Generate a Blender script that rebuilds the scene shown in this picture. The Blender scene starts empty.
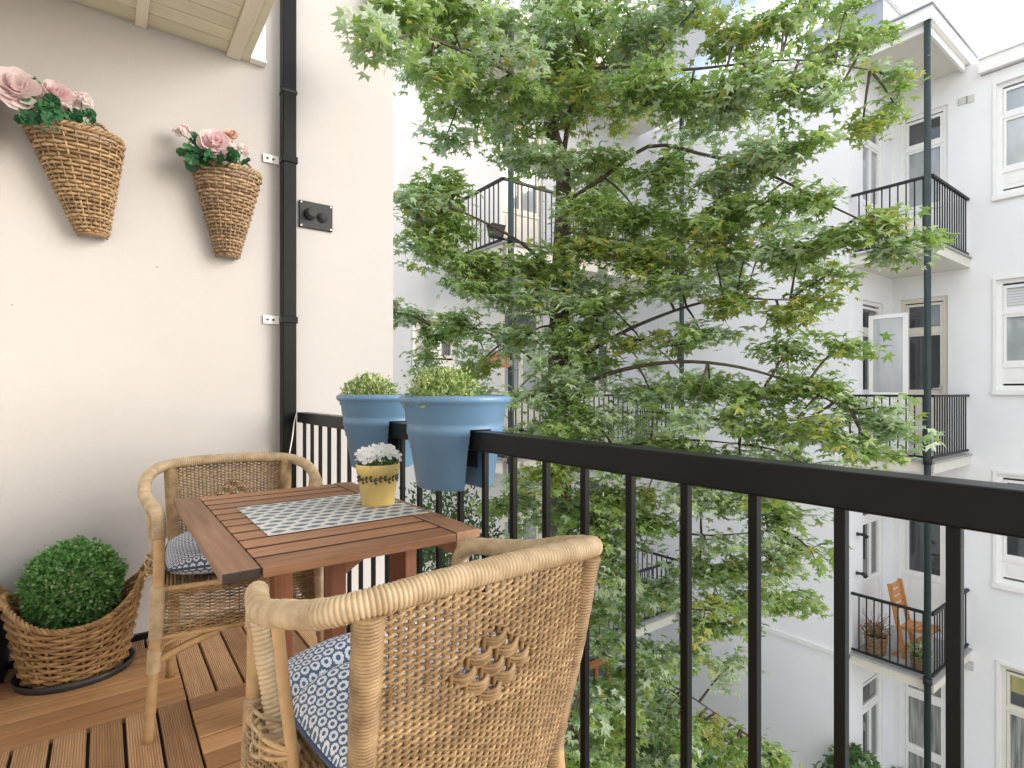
import bpy, math, random
import numpy as np
from math import sin, cos, pi, radians, sqrt, atan2
random.seed(7); RNG = np.random.default_rng(11)
S = bpy.context.scene
COL = S.collection
R = radians
H = 1.12                                   # eye height above the deck

# ------------------------------------------------------------------ helpers
FW = np.array([.5968, .8024]); RT = np.array([.8024, -.5968])
def at(px, py, D):                         # world point at distance D along the view axis
    t = (px - 512) / 550
    p = (FW + RT * t) * D
    return np.array([p[0], p[1], H - (py - 391) / 550 * D])

class MB:
    def __init__(s): s.v = []; s.f = []; s.n = 0
    def add(s, V, F, m=0, smooth=True):
        V = np.asarray(V, float).reshape(-1, 3); F = np.asarray(F, int)
        s.v.append(V); s.f.append((F + s.n, m, smooth)); s.n += len(V); return s
    def hexa(s, c, m=0):                   # 8 corners: bottom ring ccw then top ring
        s.add(c, [[3,2,1,0],[4,5,6,7],[0,1,5,4],[1,2,6,5],[2,3,7,6],[3,0,4,7]], m, False); return s
    def box(s, x0, x1, y0, y1, z0, z1, m=0):
        return s.hexa([[x0,y0,z0],[x1,y0,z0],[x1,y1,z0],[x0,y1,z0],[x0,y0,z1],[x1,y0,z1],[x1,y1,z1],[x0,y1,z1]], m)
    def bar(s, a, b, w, h, m=0, up=(0,0,1)):    # rectangular bar from a to b
        a = np.array(a, float); b = np.array(b, float); d = b - a; d /= np.linalg.norm(d)
        x = np.cross(d, up); nx = np.linalg.norm(x)
        if nx < 1e-4: x = np.array([1., 0, 0])
        else: x /= nx
        y = np.cross(x, d)
        q = [-x*w/2-y*h/2, x*w/2-y*h/2, x*w/2+y*h/2, -x*w/2+y*h/2]
        return s.hexa([a+k for k in q] + [b+k for k in q], m)
    def sweep(s, P, r, sides=8, caps=True, m=0, smooth=True):
        P = np.asarray(P, float); N = len(P)
        r = np.broadcast_to(np.asarray(r, float), (N,))
        T = np.gradient(P, axis=0); T /= np.linalg.norm(T, axis=1)[:, None] + 1e-12
        n = np.cross(T[0], [0, 0, 1.]);
        if np.linalg.norm(n) < 1e-3: n = np.cross(T[0], [1., 0, 0])
        n /= np.linalg.norm(n); Ns = []
        for i in range(N):
            n = n - T[i] * np.dot(n, T[i]); n /= np.linalg.norm(n) + 1e-12; Ns.append(n)
        Ns = np.array(Ns); B = np.cross(T, Ns)
        a = np.arange(sides) * 2 * pi / sides
        V = P[:, None] + r[:, None, None] * (np.cos(a)[None, :, None] * Ns[:, None] + np.sin(a)[None, :, None] * B[:, None])
        i, j = np.meshgrid(np.arange(N - 1), np.arange(sides), indexing='ij'); j2 = (j + 1) % sides
        F = np.stack([i*sides+j, i*sides+j2, (i+1)*sides+j2, (i+1)*sides+j], -1).reshape(-1, 4)
        s.add(V.reshape(-1, 3), F, m, smooth)
        if caps:
            k = s.n - N * sides
            s.f.append((np.array([[k + q for q in range(sides)][::-1]]), m, False))
            s.f.append((np.array([[k + (N-1)*sides + q for q in range(sides)]]), m, False))
        return s
    def lathe(s, prof, c, seg=40, m=0, sx=1, sy=1, smooth=True, a0=0, a1=2*pi):
        prof = np.asarray(prof, float); full = abs(a1 - a0 - 2*pi) < 1e-6
        k = seg if full else seg + 1
        a = a0 + np.arange(k) * (a1 - a0) / seg
        V = np.stack([c[0] + np.outer(prof[:, 0], np.cos(a)) * sx, c[1] + np.outer(prof[:, 0], np.sin(a)) * sy,
                      np.repeat(prof[:, 1][:, None] + c[2], k, 1)], -1)
        i, j = np.meshgrid(np.arange(len(prof) - 1), np.arange(seg), indexing='ij'); j2 = (j + 1) % k
        F = np.stack([i*k+j, i*k+j2, (i+1)*k+j2, (i+1)*k+j], -1).reshape(-1, 4)
        return s.add(V.reshape(-1, 3), F, m, smooth)
    def build(s, name, mats, parent=None, local=False, bevel=0):
        if not isinstance(mats, (list, tuple)): mats = [mats]
        V = np.concatenate(s.v)
        if parent is not None and not local:
            r = parent
            while r.parent: r = r.parent
            V = V - np.array(r.location)
        loops = []; tot = []; mi = []; sm = []
        for F, m, smo in s.f:
            loops.append(F.reshape(-1)); tot += [F.shape[1]] * len(F); mi += [m] * len(F); sm += [smo] * len(F)
        loops = np.concatenate(loops); tot = np.array(tot); st = np.concatenate([[0], np.cumsum(tot)[:-1]])
        me = bpy.data.meshes.new(name)
        me.vertices.add(len(V)); me.vertices.foreach_set('co', V.astype(np.float32).reshape(-1))
        me.loops.add(len(loops)); me.loops.foreach_set('vertex_index', loops.astype(np.int32))
        me.polygons.add(len(tot)); me.polygons.foreach_set('loop_start', st.astype(np.int32))
        me.polygons.foreach_set('loop_total', tot.astype(np.int32))
        for q in mats: me.materials.append(q)
        me.polygons.foreach_set('material_index', np.array(mi, np.int32))
        me.polygons.foreach_set('use_smooth', np.array(sm, bool))
        me.update(calc_edges=True); me.validate()
        o = bpy.data.objects.new(name, me); COL.objects.link(o)
        if parent is not None: o.parent = parent
        if bevel:
            b = o.modifiers.new('Bevel', 'BEVEL'); b.width = bevel; b.segments = 2; b.limit_method = 'ANGLE'; b.angle_limit = R(40)
        return o

def tag(o, label=None, cat=None, group=None, kind=None):
    if label: o['label'] = label
    if cat: o['category'] = cat
    if group: o['group'] = group
    if kind: o['kind'] = kind
    return o
def thing(name, loc, label, cat, group=None, rz=0):
    o = bpy.data.objects.new(name, None); COL.objects.link(o); o.location = loc; o.rotation_euler = (0, 0, rz)
    o.empty_display_size = .1
    return tag(o, label, cat, group)
def dup(o, parent=None):
    c = o.copy(); COL.objects.link(c); c.parent = parent
    for ch in list(o.children): dup(ch, c)
    return c
def cr(pts, n):                            # catmull-rom resample, even arc length
    P = np.asarray(pts, float); P = np.vstack([2*P[0]-P[1], P, 2*P[-1]-P[-2]]); out = []
    for i in range(1, len(P) - 2):
        t = np.linspace(0, 1, 24, endpoint=False)[:, None]
        a, b, c, d = P[i-1:i+3]
        out.append(.5*((2*b) + (c-a)*t + (2*a-5*b+4*c-d)*t**2 + (-a+3*b-3*c+d)*t**3))
    out = np.vstack(out + [P[-2:-1]])
    L = np.concatenate([[0], np.cumsum(np.linalg.norm(np.diff(out, axis=0), axis=1))])
    q = np.linspace(0, L[-1], n)
    return np.stack([np.interp(q, L, out[:, k]) for k in range(out.shape[1])], -1)
def wrapped(mb, pts, r, pitch=.006, amp=.0016, sides=12, m=0):   # pole wound with a strand
    P = cr(pts, 40); L = np.linalg.norm(np.diff(P, axis=0), axis=1).sum()
    n = max(8, int(L / pitch) * 6); P = cr(pts, n)
    s = np.linspace(0, L, n)
    rr = r + amp * (np.abs(np.sin(pi * s / pitch)) ** .6) + .0006 * np.sin(s * 61 + 1) * np.sin(s * 143)
    mb.sweep(P, rr, sides, m=m)

# ------------------------------------------------------------------ materials
def lin(c): return tuple(((x/12.92) if x <= .04045 else ((x+.055)/1.055)**2.4) for x in c)
class NT:
    def __init__(s, name):
        s.mat = bpy.data.materials.new(name); s.mat.use_nodes = True
        s.t = s.mat.node_tree; s.b = s.t.nodes['Principled BSDF']; s.out = s.t.nodes['Material Output']
    def n(s, typ, **k):
        x = s.t.nodes.new(typ)
        for a, b in k.items(): setattr(x, a, b)
        return x
    def l(s, a, b): s.t.links.new(a, b)
    def math(s, op, a, b=None, c=None):
        x = s.n('ShaderNodeMath', operation=op)
        for i, q in enumerate((a, b, c)):
            if q is None: continue
            if isinstance(q, (int, float)): x.inputs[i].default_value = q
            else: s.l(q, x.inputs[i])
        return x.outputs[0]
    def mix(s, f, a, b):
        x = s.n('ShaderNodeMix', data_type='RGBA')
        for q, i in ((f, 0), (a, 6), (b, 7)):
            if isinstance(q, (int, float)): x.inputs[i].default_value = q
            elif isinstance(q, tuple): x.inputs[i].default_value = (*q[:3], 1)
            else: s.l(q, x.inputs[i])
        return x.outputs[2]
    def noise(s, scale, detail=3, vec=None, rough=.55):
        x = s.n('ShaderNodeTexNoise'); x.inputs['Scale'].default_value = scale; x.inputs['Detail'].default_value = detail
        x.inputs['Roughness'].default_value = rough
        if vec is not None: s.l(vec, x.inputs['Vector'])
        return x.outputs['Fac']
    def obj(s, sc=(1, 1, 1)):
        c = s.n('ShaderNodeTexCoord'); mp = s.n('ShaderNodeMapping'); mp.inputs['Scale'].default_value = sc
        s.l(c.outputs['Object'], mp.inputs['Vector']); return mp.outputs[0]
    def ramp(s, f, lo, hi):
        x = s.n('ShaderNodeMapRange'); x.inputs[1].default_value = lo; x.inputs[2].default_value = hi
        s.l(f, x.inputs[0]); return x.outputs[0]
    def island(s):
        a = s.n('ShaderNodeNewGeometry').outputs['Random Per Island']; b = s.n('ShaderNodeObjectInfo').outputs['Random']
        return s.math('FRACT', s.math('ADD', a, s.math('MULTIPLY', b, 7.31)))
    def bump(s, h, st, dist=.01):
        x = s.n('ShaderNodeBump'); x.inputs['Strength'].default_value = st; x.inputs['Distance'].default_value = dist
        s.l(h, x.inputs['Height']); s.l(x.outputs[0], s.b.inputs['Normal'])
    def set(s, rough=.5, metal=0, coat=0, spec=.5):
        s.b.inputs['Roughness'].default_value = rough; s.b.inputs['Metallic'].default_value = metal
        s.b.inputs['Coat Weight'].default_value = coat; s.b.inputs['Specular IOR Level'].default_value = spec
    def base(s, c):
        if isinstance(c, tuple): s.b.inputs['Base Color'].default_value = (*c[:3], 1)
        else: s.l(c, s.b.inputs['Base Color'])
def plain(name, c, rough=.5, metal=0, var=.12, scale=6, bump=.1, bscale=80, coat=0, isl=0, spec=.5):
    t = NT(name); v = t.obj(); f = t.ramp(t.noise(scale, 4, v), .3, .7)
    dk = tuple(x*(1-var) for x in c); lt = tuple(min(.95, x*(1+var)) for x in c)
    q = t.mix(f, dk, lt)
    if isl:
        q = t.mix(t.math('MULTIPLY', t.island(), isl), q, tuple(x*.45 for x in c))
    t.base(q); t.set(rough, metal, coat, spec)
    if bump: t.bump(t.noise(bscale, 3, v), bump, .004)
    return t.mat
def wood(name, c1, c2, axis, rough=.55, ridges=0, isl=.5, fine=60):
    t = NT(name); sc = [fine, fine, fine]; sc[axis] = fine * .05
    off = t.n('ShaderNodeVectorMath', operation='ADD'); v = t.obj(tuple(sc))
    t.l(v, off.inputs[0]); w = t.n('ShaderNodeCombineXYZ')
    k = t.math('MULTIPLY', t.island(), 53.); t.l(k, w.inputs[0]); t.l(k, w.inputs[1]); t.l(k, w.inputs[2]); t.l(w.outputs[0], off.inputs[1])
    g = t.noise(1., 5, off.outputs[0], .6); big = t.noise(3.5, 3, t.obj())
    f = t.math('ADD', t.math('MULTIPLY', t.ramp(g, .3, .72), .6), t.math('MULTIPLY', t.ramp(big, .35, .7), .25))
    f = t.ramp(f, .12, .72); q = t.mix(f, c1, c2)
    hsh = t.math('FRACT', t.math('MULTIPLY', t.island(), 29.7))
    q = t.mix(isl, q, t.mix(hsh, tuple(x*.62 for x in c1), tuple(min(.95, x*1.12) for x in c2)))
    t.base(q); t.set(rough, spec=.4)
    h = g
    if ridges:
        s = t.n('ShaderNodeSeparateXYZ'); t.l(t.obj(), s.inputs[0])
        o = s.outputs[1 - axis]
        wv = t.math('SINE', t.math('MULTIPLY', o, ridges)); h = t.math('ADD', t.math('MULTIPLY', wv, .55), g)
        gr = t.math('MULTIPLY', t.ramp(wv, -.3, -.95), .55)
        t.base(t.mix(gr, q, tuple(x*.28 for x in c1))); t.bump(h, .6, .003)
    else: t.bump(h, .3, .002)
    return t.mat
def wicker(name, c1, c2, dark=.4):
    t = NT(name); v = t.obj(); n = t.ramp(t.noise(28, 4, v), .3, .7)
    i = t.island(); q = t.mix(t.math('MULTIPLY_ADD', n, .5, t.math('MULTIPLY', i, .5)), c1, c2)
    st = t.ramp(t.noise(9, 3, v), .62, .8)
    q = t.mix(t.math('MULTIPLY', st, dark), q, tuple(x*.35 for x in c1))
    t.base(q); t.set(.5, spec=.4); t.bump(t.noise(220, 2, v), .25, .002)
    return t.mat
def leafmat(name, a, b, c=None, trans=.4, rough=.5):
    t = NT(name); i = t.island(); q = t.mix(i, a, b)
    if c:
        w = t.math('FRACT', t.math('MULTIPLY', i, 17.3)); q = t.mix(t.ramp(w, .72, .95), q, c)
    v = t.obj(); q = t.mix(t.math('MULTIPLY', t.noise(30, 2, v), .15), q, tuple(x*.6 for x in a))
    t.base(q); t.set(rough, spec=.35)
    tr = t.n('ShaderNodeBsdfTranslucent'); t.l(q, tr.inputs[0]); m = t.n('ShaderNodeMixShader'); m.inputs[0].default_value = trans
    t.l(t.b.outputs[0], m.inputs[1]); t.l(tr.outputs[0], m.inputs[2]); t.l(m.outputs[0], t.out.inputs[0])
    return t.mat
def lattice(t, sx, sy, uv=False):                    # staggered cells -> local x, y in -.5 .. .5
    s = t.n('ShaderNodeSeparateXYZ'); t.l(t.n('ShaderNodeUVMap').outputs[0] if uv else t.obj(), s.inputs[0])
    y = t.math('MULTIPLY', s.outputs[1], sy); row = t.math('FLOOR', y)
    odd = t.math('MODULO', t.math('ABSOLUTE', row), 2.)
    x = t.math('ADD', t.math('MULTIPLY', s.outputs[0], sx), t.math('MULTIPLY', odd, .5))
    return t.math('SUBTRACT', t.math('FRACT', x), .5), t.math('SUBTRACT', t.math('FRACT', y), .5)
def cushion_mat():
    t = NT('ring_fabric'); x, y = lattice(t, 37., 41., True)
    r = t.math('SQRT', t.math('ADD', t.math('MULTIPLY', x, x), t.math('MULTIPLY', t.math('MULTIPLY', y, .9), y)))
    a = t.math('ARCTAN2', y, x); pet = t.math('MULTIPLY', t.math('COSINE', t.math('MULTIPLY', a, 11.)), .03)
    r2 = t.math('ADD', r, pet)
    ring = t.math('MULTIPLY', t.math('LESS_THAN', r2, .44), t.math('GREATER_THAN', r, .19))
    q = t.mix(ring, (.065, .12, .205), (.72, .75, .79)); q = t.mix(t.math('MULTIPLY', t.noise(9, 3, t.obj()), .25), q, (.1, .15, .25))
    t.base(q); t.set(.85, spec=.2); t.b.inputs['Sheen Weight'].default_value = .15
    t.bump(t.noise(400, 2, t.obj()), .3, .002); return t.mat
def runner_mat():
    t = NT('oval_fabric'); x, y = lattice(t, 22., 25.)
    e = t.math('ADD', t.math('MULTIPLY', t.math('MULTIPLY', x, 1.15), x), t.math('MULTIPLY', t.math('MULTIPLY', y, 1.9), y))
    o = t.math('LESS_THAN', t.math('ADD', t.math('MULTIPLY', t.math('ABSOLUTE', x), .62), t.math('MULTIPLY', t.math('MULTIPLY', y, 2.6), y)), .27); mid = t.math('LESS_THAN', t.math('ABSOLUTE', y), .03)
    q = t.mix(t.math('MULTIPLY', o, t.math('SUBTRACT', 1., mid)), (.58, .58, .56), (.085, .11, .15))
    t.base(q); t.set(.9, spec=.2); t.bump(t.noise(500, 2, t.obj()), .35, .002); return t.mat
def wallmat(name, c, var=.04, dirt=.1):
    t = NT(name); v = t.obj(); f = t.ramp(t.noise(1.3, 5, v), .3, .7)
    q = t.mix(f, tuple(x*(1-var) for x in c), tuple(min(.9, x*(1+var)) for x in c))
    st = t.ramp(t.noise(.9, 6, t.obj((1.5, 1.5, .25)), .65), .58, .8)
    q = t.mix(t.math('MULTIPLY', st, dirt), q, tuple(x*.6 for x in c))
    t.base(q); t.set(.85, spec=.2)
    t.bump(t.math('ADD', t.noise(160, 3, v), t.math('MULTIPLY', t.noise(5, 3, v), 1.5)), .24, .005); return t.mat
def glass(name, c, rough=.04, spec=.7):
    t = NT(name); f = t.ramp(t.noise(1.7, 3, t.obj((1, 1, .35))), .35, .7)
    t.base(t.mix(f, tuple(x*.55 for x in c), c)); t.set(rough, 0, .6, spec); t.b.inputs['Coat Roughness'].default_value = .02
    return t.mat
def blindmat():
    t = NT('pane_with_blind'); s = t.n('ShaderNodeSeparateXYZ'); t.l(t.obj(), s.inputs[0])
    w = t.math('GREATER_THAN', t.math('FRACT', t.math('MULTIPLY', s.outputs[2], 24.)), .22)
    t.base(t.mix(w, (.3, .31, .32), (.62, .63, .64))); t.set(.3, 0, .8); return t.mat
def curtainmat():
    t = NT('pane_with_curtain'); s = t.n('ShaderNodeSeparateXYZ'); t.l(t.obj(), s.inputs[0])
    k = t.math('ADD', s.outputs[0], s.outputs[1]); f = t.noise(1, 3, t.obj((26, 26, 1.6)))
    t.base(t.mix(t.ramp(f, .3, .7), (.1, .11, .1), (.42, .42, .4))); t.set(.2, 0, .8); return t.mat

m_wall = wallmat('cream_wall_paint', (.43, .416, .407), .035, .16)
m_fac = wallmat('white_facade_paint', (.80, .797, .805), .03, .14)
m_fac2 = wallmat('offwhite_facade_paint', (.60, .603, .615), .03, .14)
m_trim = plain('white_trim_paint', (.80, .79, .77), .4, var=.03, bump=.04)
m_cream = plain('cream_trim_paint', (.68, .64, .55), .45, var=.04, bump=.04)
m_black = plain('black_gloss_paint', (.0035, .0045, .0045), .33, var=.3, bump=.06, bscale=45, spec=.16)
m_iron = plain('dark_iron_paint', (.016, .018, .019), .5, var=.2, bump=.08, spec=.3)
m_green = plain('dark_green_paint', (.014, .03, .029), .4, var=.2, bump=.06, spec=.4)
m_grey = plain('grey_metal', (.06, .06, .063), .45, .3, bump=.05)
m_steel = plain('galvanised_steel', (.55, .54, .52), .4, .4, bump=.06)
m_tablex = wood('red_brown_wood_along', (.19, .085, .038), (.41, .21, .112), 0, isl=.4)
m_tabley = wood('red_brown_wood_across', (.19, .095, .05), (.35, .20, .12), 1, isl=.3)
m_tablez = wood('red_brown_wood_upright', (.11, .04, .02), (.25, .10, .052), 2, isl=.3)
m_deckx = wood('deck_board_wood', (.35, .165, .07), (.76, .45, .225), 0, .6, 0, .6)
m_decky = wood('deck_ridged_wood', (.37, .19, .09), (.78, .49, .27), 1, .65, 880, .55)
m_void = plain('dark_plastic', (.02, .02, .02), .7)
m_ceil = wood('ceiling_board_paint', (.56, .51, .36), (.70, .65, .49), 0, .6, 0, .15, 30)
m_beam = wood('ceiling_beam_paint', (.64, .59, .45), (.74, .69, .55), 1, .6, 0, .1, 30)
m_wick = wicker('rattan_weave', (.11, .06, .025), (.48, .335, .175), .6)
m_wrap = wicker('rattan_wrapping', (.25, .17, .085), (.58, .46, .30), .4)
m_pole = wicker('rattan_pole', (.31, .19, .08), (.54, .37, .19), .4)
m_stake = wicker('rattan_stake', (.16, .09, .035), (.30, .19, .085), .4)
m_cone = wicker('willow_weave', (.105, .055, .025), (.43, .29, .15), .5)
m_cone2 = wicker('brown_willow_weave', (.085, .045, .022), (.40, .275, .16), .5)
m_bask = wicker('willow_basket_weave', (.17, .085, .032), (.56, .36, .165), .4)
m_cush = cushion_mat(); m_run = runner_mat()
m_pipe = plain('navy_piping', (.05, .08, .14), .8)
m_blue = plain('blue_plastic', (.105, .205, .33), .38, var=.03, scale=9, bump=.08, bscale=300)
m_yel = plain('yellow_glaze', (.62, .47, .165), .4, var=.13, scale=14, bump=.08, coat=.2)
m_vine = plain('painted_vine', (.06, .055, .03), .5)
m_soil = plain('potting_soil', (.035, .024, .016), .9, var=.4, scale=60, bump=.6)
m_box = leafmat('boxwood_leaves', (.07, .23, .05), (.23, .47, .14), (.45, .62, .32), .4, .4)
m_vari = leafmat('variegated_leaves', (.17, .29, .06), (.62, .69, .30), (.07, .15, .03), .4)
m_gera = leafmat('geranium_leaves', (.022, .10, .04), (.05, .17, .07), None, .2, .45)
m_stem = plain('green_stem', (.11, .17, .06), .6)
m_pink = leafmat('pink_petals', (.89, .73, .75), (.93, .84, .84), (.86, .64, .68), .5)
m_pale = leafmat('pale_pink_petals', (.92, .82, .82), (.94, .89, .88), (.88, .70, .73), .5)
m_apri = leafmat('apricot_petals', (.80, .58, .46), (.84, .68, .60), None, .3)
m_white = leafmat('white_petals', (.92, .92, .92), (.95, .95, .95), None, .35)
m_tree = leafmat('tree_leaves', (.18, .31, .07), (.38, .51, .15), (.52, .63, .33), .55, .4)
m_treep = leafmat('pale_tree_leaves', (.34, .48, .25), (.54, .65, .45), (.70, .78, .64), .55, .45)
m_treeg = leafmat('golden_tree_leaves', (.28, .36, .06), (.50, .53, .14), (.60, .50, .17), .55, .4)
m_tree2 = leafmat('dark_tree_leaves', (.035, .085, .022), (.09, .17, .05), (.17, .24, .09), .4, .45)
m_bush = leafmat('garden_leaves', (.07, .16, .045), (.19, .33, .11), (.42, .5, .3), .4)
m_bark = plain('tree_bark', (.075, .058, .04), .9, var=.4, scale=22, bump=.9, bscale=45)
m_glass = glass('window_pane', (.07, .08, .085)); m_glass2 = glass('bright_window_pane', (.42, .45, .47), .06)
m_glassw = glass('milky_window_pane', (.62, .64, .65), .1)
m_blind = blindmat(); m_curt = curtainmat()
m_gb = plain('olive_blind', (.33, .31, .12), .7)
m_orange = wood('orange_wood', (.42, .17, .05), (.62, .30, .10), 2, .5, 0, .2)
m_terra = plain('terracotta', (.42, .16, .08), .8)
m_zinc = plain('grey_zinc_roof', (.30, .32, .35), .5, .2, var=.1)
m_ground = plain('garden_paving', (.34, .33, .29), .95, var=.45, scale=3, bump=.5)
m_conc = plain('grey_concrete', (.36, .35, .34), .9, var=.12, bump=.3)

# ------------------------------------------------------------------ our balcony
# deck: checkerboard of wooden tiles
U0, V0, TS = .247, 2.31, .57
mb = MB(); mb.box(-.335, .90, -1.2, 3.0, -.06, -.024, 2)
def clipbox(x0, x1, y0, y1, z, m):
    x0, x1, y0, y1 = max(x0, -.335), min(x1, .90), max(y0, -1.2), min(y1, 2.998)
    if x1 - x0 > .012 and y1 - y0 > .012: mb.box(x0, x1, y0, y1, -.023, z, m)
for i in range(-3, 3):
    for j in range(-8, 3):
        a, b = U0 + i*TS, V0 + j*TS
        if (i + j) % 2:
            for k in range(6):
                w = TS / 6; clipbox(a+.0025, a+TS-.0025, b+k*w+.004, b+(k+1)*w-.004, random.uniform(-.0012, .0012), 0)
        else:
            for k in range(6):
                w = TS / 6; clipbox(a+k*w+.005, a+(k+1)*w-.005, b+.002, b+TS-.002, random.uniform(-.0008, .0008), 1)
tag(mb.build('deck', [m_deckx, m_decky, m_void], bevel=.0018), kind='structure')
tag(MB().box(-.335, .905, -1.3, 3.0, -.26, -.061).build('balcony_floor', m_conc), kind='structure')

w = thing('balcony_wall', (.5, 3.1, 0), 'cream white painted side wall behind the two hanging wicker cones', 'wall')
mb = MB(); mb.box(-.6, 1.363, 3.0, 3.32, -5.9, 9.2); mb.build('wall', m_wall, w)
MB().box(-.335, .725, 2.978, 2.999, .0, .026).build('skirting_board', m_black, w)
for (px, py) in ((157, 267), (12, 305), (126, 545)):
    t = (px-512)/550; v = .8024-.5968*t; D = 3.0/v; p = at(px, py, D)
    MB().lathe([[0, .004], [.003, .003], [.004, 0]], (0, 0, 0), 8)
    q = MB(); q.sweep([p + [0, .001, 0], p - [0, .003, 0]], .0022, 8); q.build('nail', m_grey, w)

m_house = wallmat('white_house_paint', (.82, .81, .79), .02, .05)
w = thing('house_facade', (-.4, 1, 0), 'pale house front with a black plinth at the extreme left edge', 'house wall')
MB().box(-.75, -.337, -2.5, 2.998, -5.9, 9.2).build('wall', m_house, w)
MB().box(-.336, -.305, 2.86, 2.996, 0, .31).build('plinth', m_black, w)

# ceiling
w = thing('balcony_ceiling', (0, 1, 2.78), 'beige painted plank ceiling with beams above the balcony', 'ceiling')
mb = MB(); bw = .098; y = -2.4
while y < 2.99:
    mb.box(-.336, .484, y + .0025, min(y + bw, 2.999) - .0025, 2.779, 2.80); y += bw
mb.build('planks', m_ceil, w, bevel=.003)
MB().box(-.336, .583, -2.4, 2.999, 2.801, 3.0).build('slab', m_beam, w)
for u in (.137,):
    MB().box(u-.022, u+.022, -2.4, 2.998, 2.764, 2.778).build('batten', m_beam, w, bevel=.003)
MB().box(.485, .546, -2.4, 2.998, 2.758, 2.80).build('edge_beam', m_beam, w, bevel=.004)
MB().box(.547, .586, -2.4, 2.998, 2.768, 2.80).build('edge_trim', m_ceil, w, bevel=.003)
q = MB(); q.box(.588, .655, 2.955, 2.998, 2.778, 3.35); q.box(.588, .662, 2.95, 2.9985, 2.766, 2.7775)
q.build('corner_trim', m_trim, w, bevel=.002)

# railing of our balcony
rail = thing('balcony_railing', (.828, 1, 0), 'glossy black metal railing in front with thick handrail carrying the blue planters', 'railing')
MB().box(.80, .856, -1.2, 2.928, .959, 1.0116).build('top_rail', m_black, rail, bevel=.004)
MB().box(.812, .844, -1.2, 2.928, .085, .11).build('bottom_rail', m_black, rail, bevel=.003)
k = 0
while True:
    v = .2145 + .1275 * (k - 10)
    if v > 2.9: break
    if v > -1.15: MB().box(.8205, .8355, v-.0075, v+.0075, .1105, .9585).build('baluster', m_black, rail, bevel=.0015)
    k += 1

col = thing('steel_column', (.765, 2.965, 1.03), 'black square steel column fixed to the cream wall at the railing end', 'column')
MB().box(.733, .7995, 2.93, 2.995, 0, 4.6).build('shaft', m_black, col, bevel=.004)
q = MB(); q.box(.730, .803, 2.927, 2.9955, 2.30, 2.325); q.box(.731, .802, 2.928, 2.9955, 1.475, 1.5)
MB().box(.730, .8035, 2.9265, 2.996, 2.645, 2.66).build('joint_collar', m_iron, col, bevel=.002)
for z in (2.305, 1.484):
    b = MB().box(.652, .731, 2.988, 2.9985, z-.021, z+.021).build('wall_bracket', m_trim, col, bevel=.002)
    q = MB(); q.box(.728, .805, 2.924, 2.9955, z-.017, z+.017); q.build('clamp', m_black, b, bevel=.003)
    for x in (.672, .70):
        q = MB(); q.sweep([[x, 2.988, z], [x, 2.983, z]], .006, 8); q.build('screw', m_grey, b)

o = thing('socket_plate', (.915, 2.99, 2.056), 'dark grey outdoor socket plate with two round outlets beside the column', 'socket')
MB().box(.828, 1.004, 2.986, 2.9985, 1.985, 2.127).build('back_plate', m_iron, o, bevel=.003)
q = MB(); c = np.array([.885, 2.986, 2.06]); q.sweep([c, c - [0, .012, 0], c - [0, .013, 0], c - [0, .045, 0]], [.032, .032, .026, .022], 20); q.build('plug', m_void, o)
c = np.array([.948, 2.986, 2.052]); q = MB(); q.sweep([c, c - [0, .006, 0], c - [0, .0065, 0], c - [0, .002, 0]], [.028, .027, .02, .019], 20); q.build('outlet', m_void, o)
for x in (.838, .994):
    for z in (1.995, 2.117):
        q = MB(); q.sweep([[x, 2.986, z], [x, 2.983, z]], .0045, 8); q.build('screw', m_steel, o)

q = MB(); q.sweep(cr([(.797, 2.925, 1.005), (.785, 2.92, .96), (.772, 2.91, .88), (.752, 2.90, .78), (.742, 2.895, .70)], 24), .003, 6)
tag(q.build('cord', m_trim), 'thin white cord hanging from the far end of the railing', 'cord')

# ------------------------------------------------------------------ table
m_edge = plain('dark_brown_edge', (.022, .012, .008), .6, var=.4, scale=20)
def plank(x0, x1, y0, y1, z0, z1, dark):   # dark: which of the faces bottom, top, -y, +x, +y, -x get the dark edge colour
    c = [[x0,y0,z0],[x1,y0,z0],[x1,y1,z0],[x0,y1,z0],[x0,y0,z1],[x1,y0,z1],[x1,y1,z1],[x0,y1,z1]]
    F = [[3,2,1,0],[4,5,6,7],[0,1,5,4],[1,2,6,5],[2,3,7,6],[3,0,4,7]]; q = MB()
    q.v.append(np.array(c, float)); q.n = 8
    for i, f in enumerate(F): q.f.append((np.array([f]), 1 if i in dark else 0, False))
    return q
tb = thing('garden_table', (.5, 1.7, 0), 'reddish brown slatted wooden folding table between the two wicker chairs', 'table')
TX0, TX1, TY0, TY1, TZ = .19, .803, 1.218, 2.165, .755
for x0, x1 in ((TX0, TX0+.072), (TX1-.072, TX1)):
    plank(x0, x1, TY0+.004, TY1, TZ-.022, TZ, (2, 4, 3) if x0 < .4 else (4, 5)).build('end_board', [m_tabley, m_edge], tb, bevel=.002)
pt = (TY1 - TY0) / 11
for i in range(11):
    plank(TX0+.0755, TX1-.0755, TY0+i*pt+(.0065 if i else .0), TY0+(i+1)*pt-.0065, TZ-.022, TZ-.001, (4,) if i == 0 else (2, 4)).build('slat', [m_tablex, m_edge], tb, bevel=.0015)  # slat sides facing the gaps are coloured dark, so gaps show as lines
def leg(x, y, wx, wy): MB().box(x-wx/2, x+wx/2, y-wy/2, y+wy/2, 0, TZ-.06).build('leg', m_tablez, tb, bevel=.003)
leg(.518, 1.52, .042, .06); leg(.482, 1.95, .06, .06); leg(.722, 1.52, .036, .11); leg(.655, 1.95, .05, .05)
q = MB(); z1 = TZ-.0225
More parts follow.
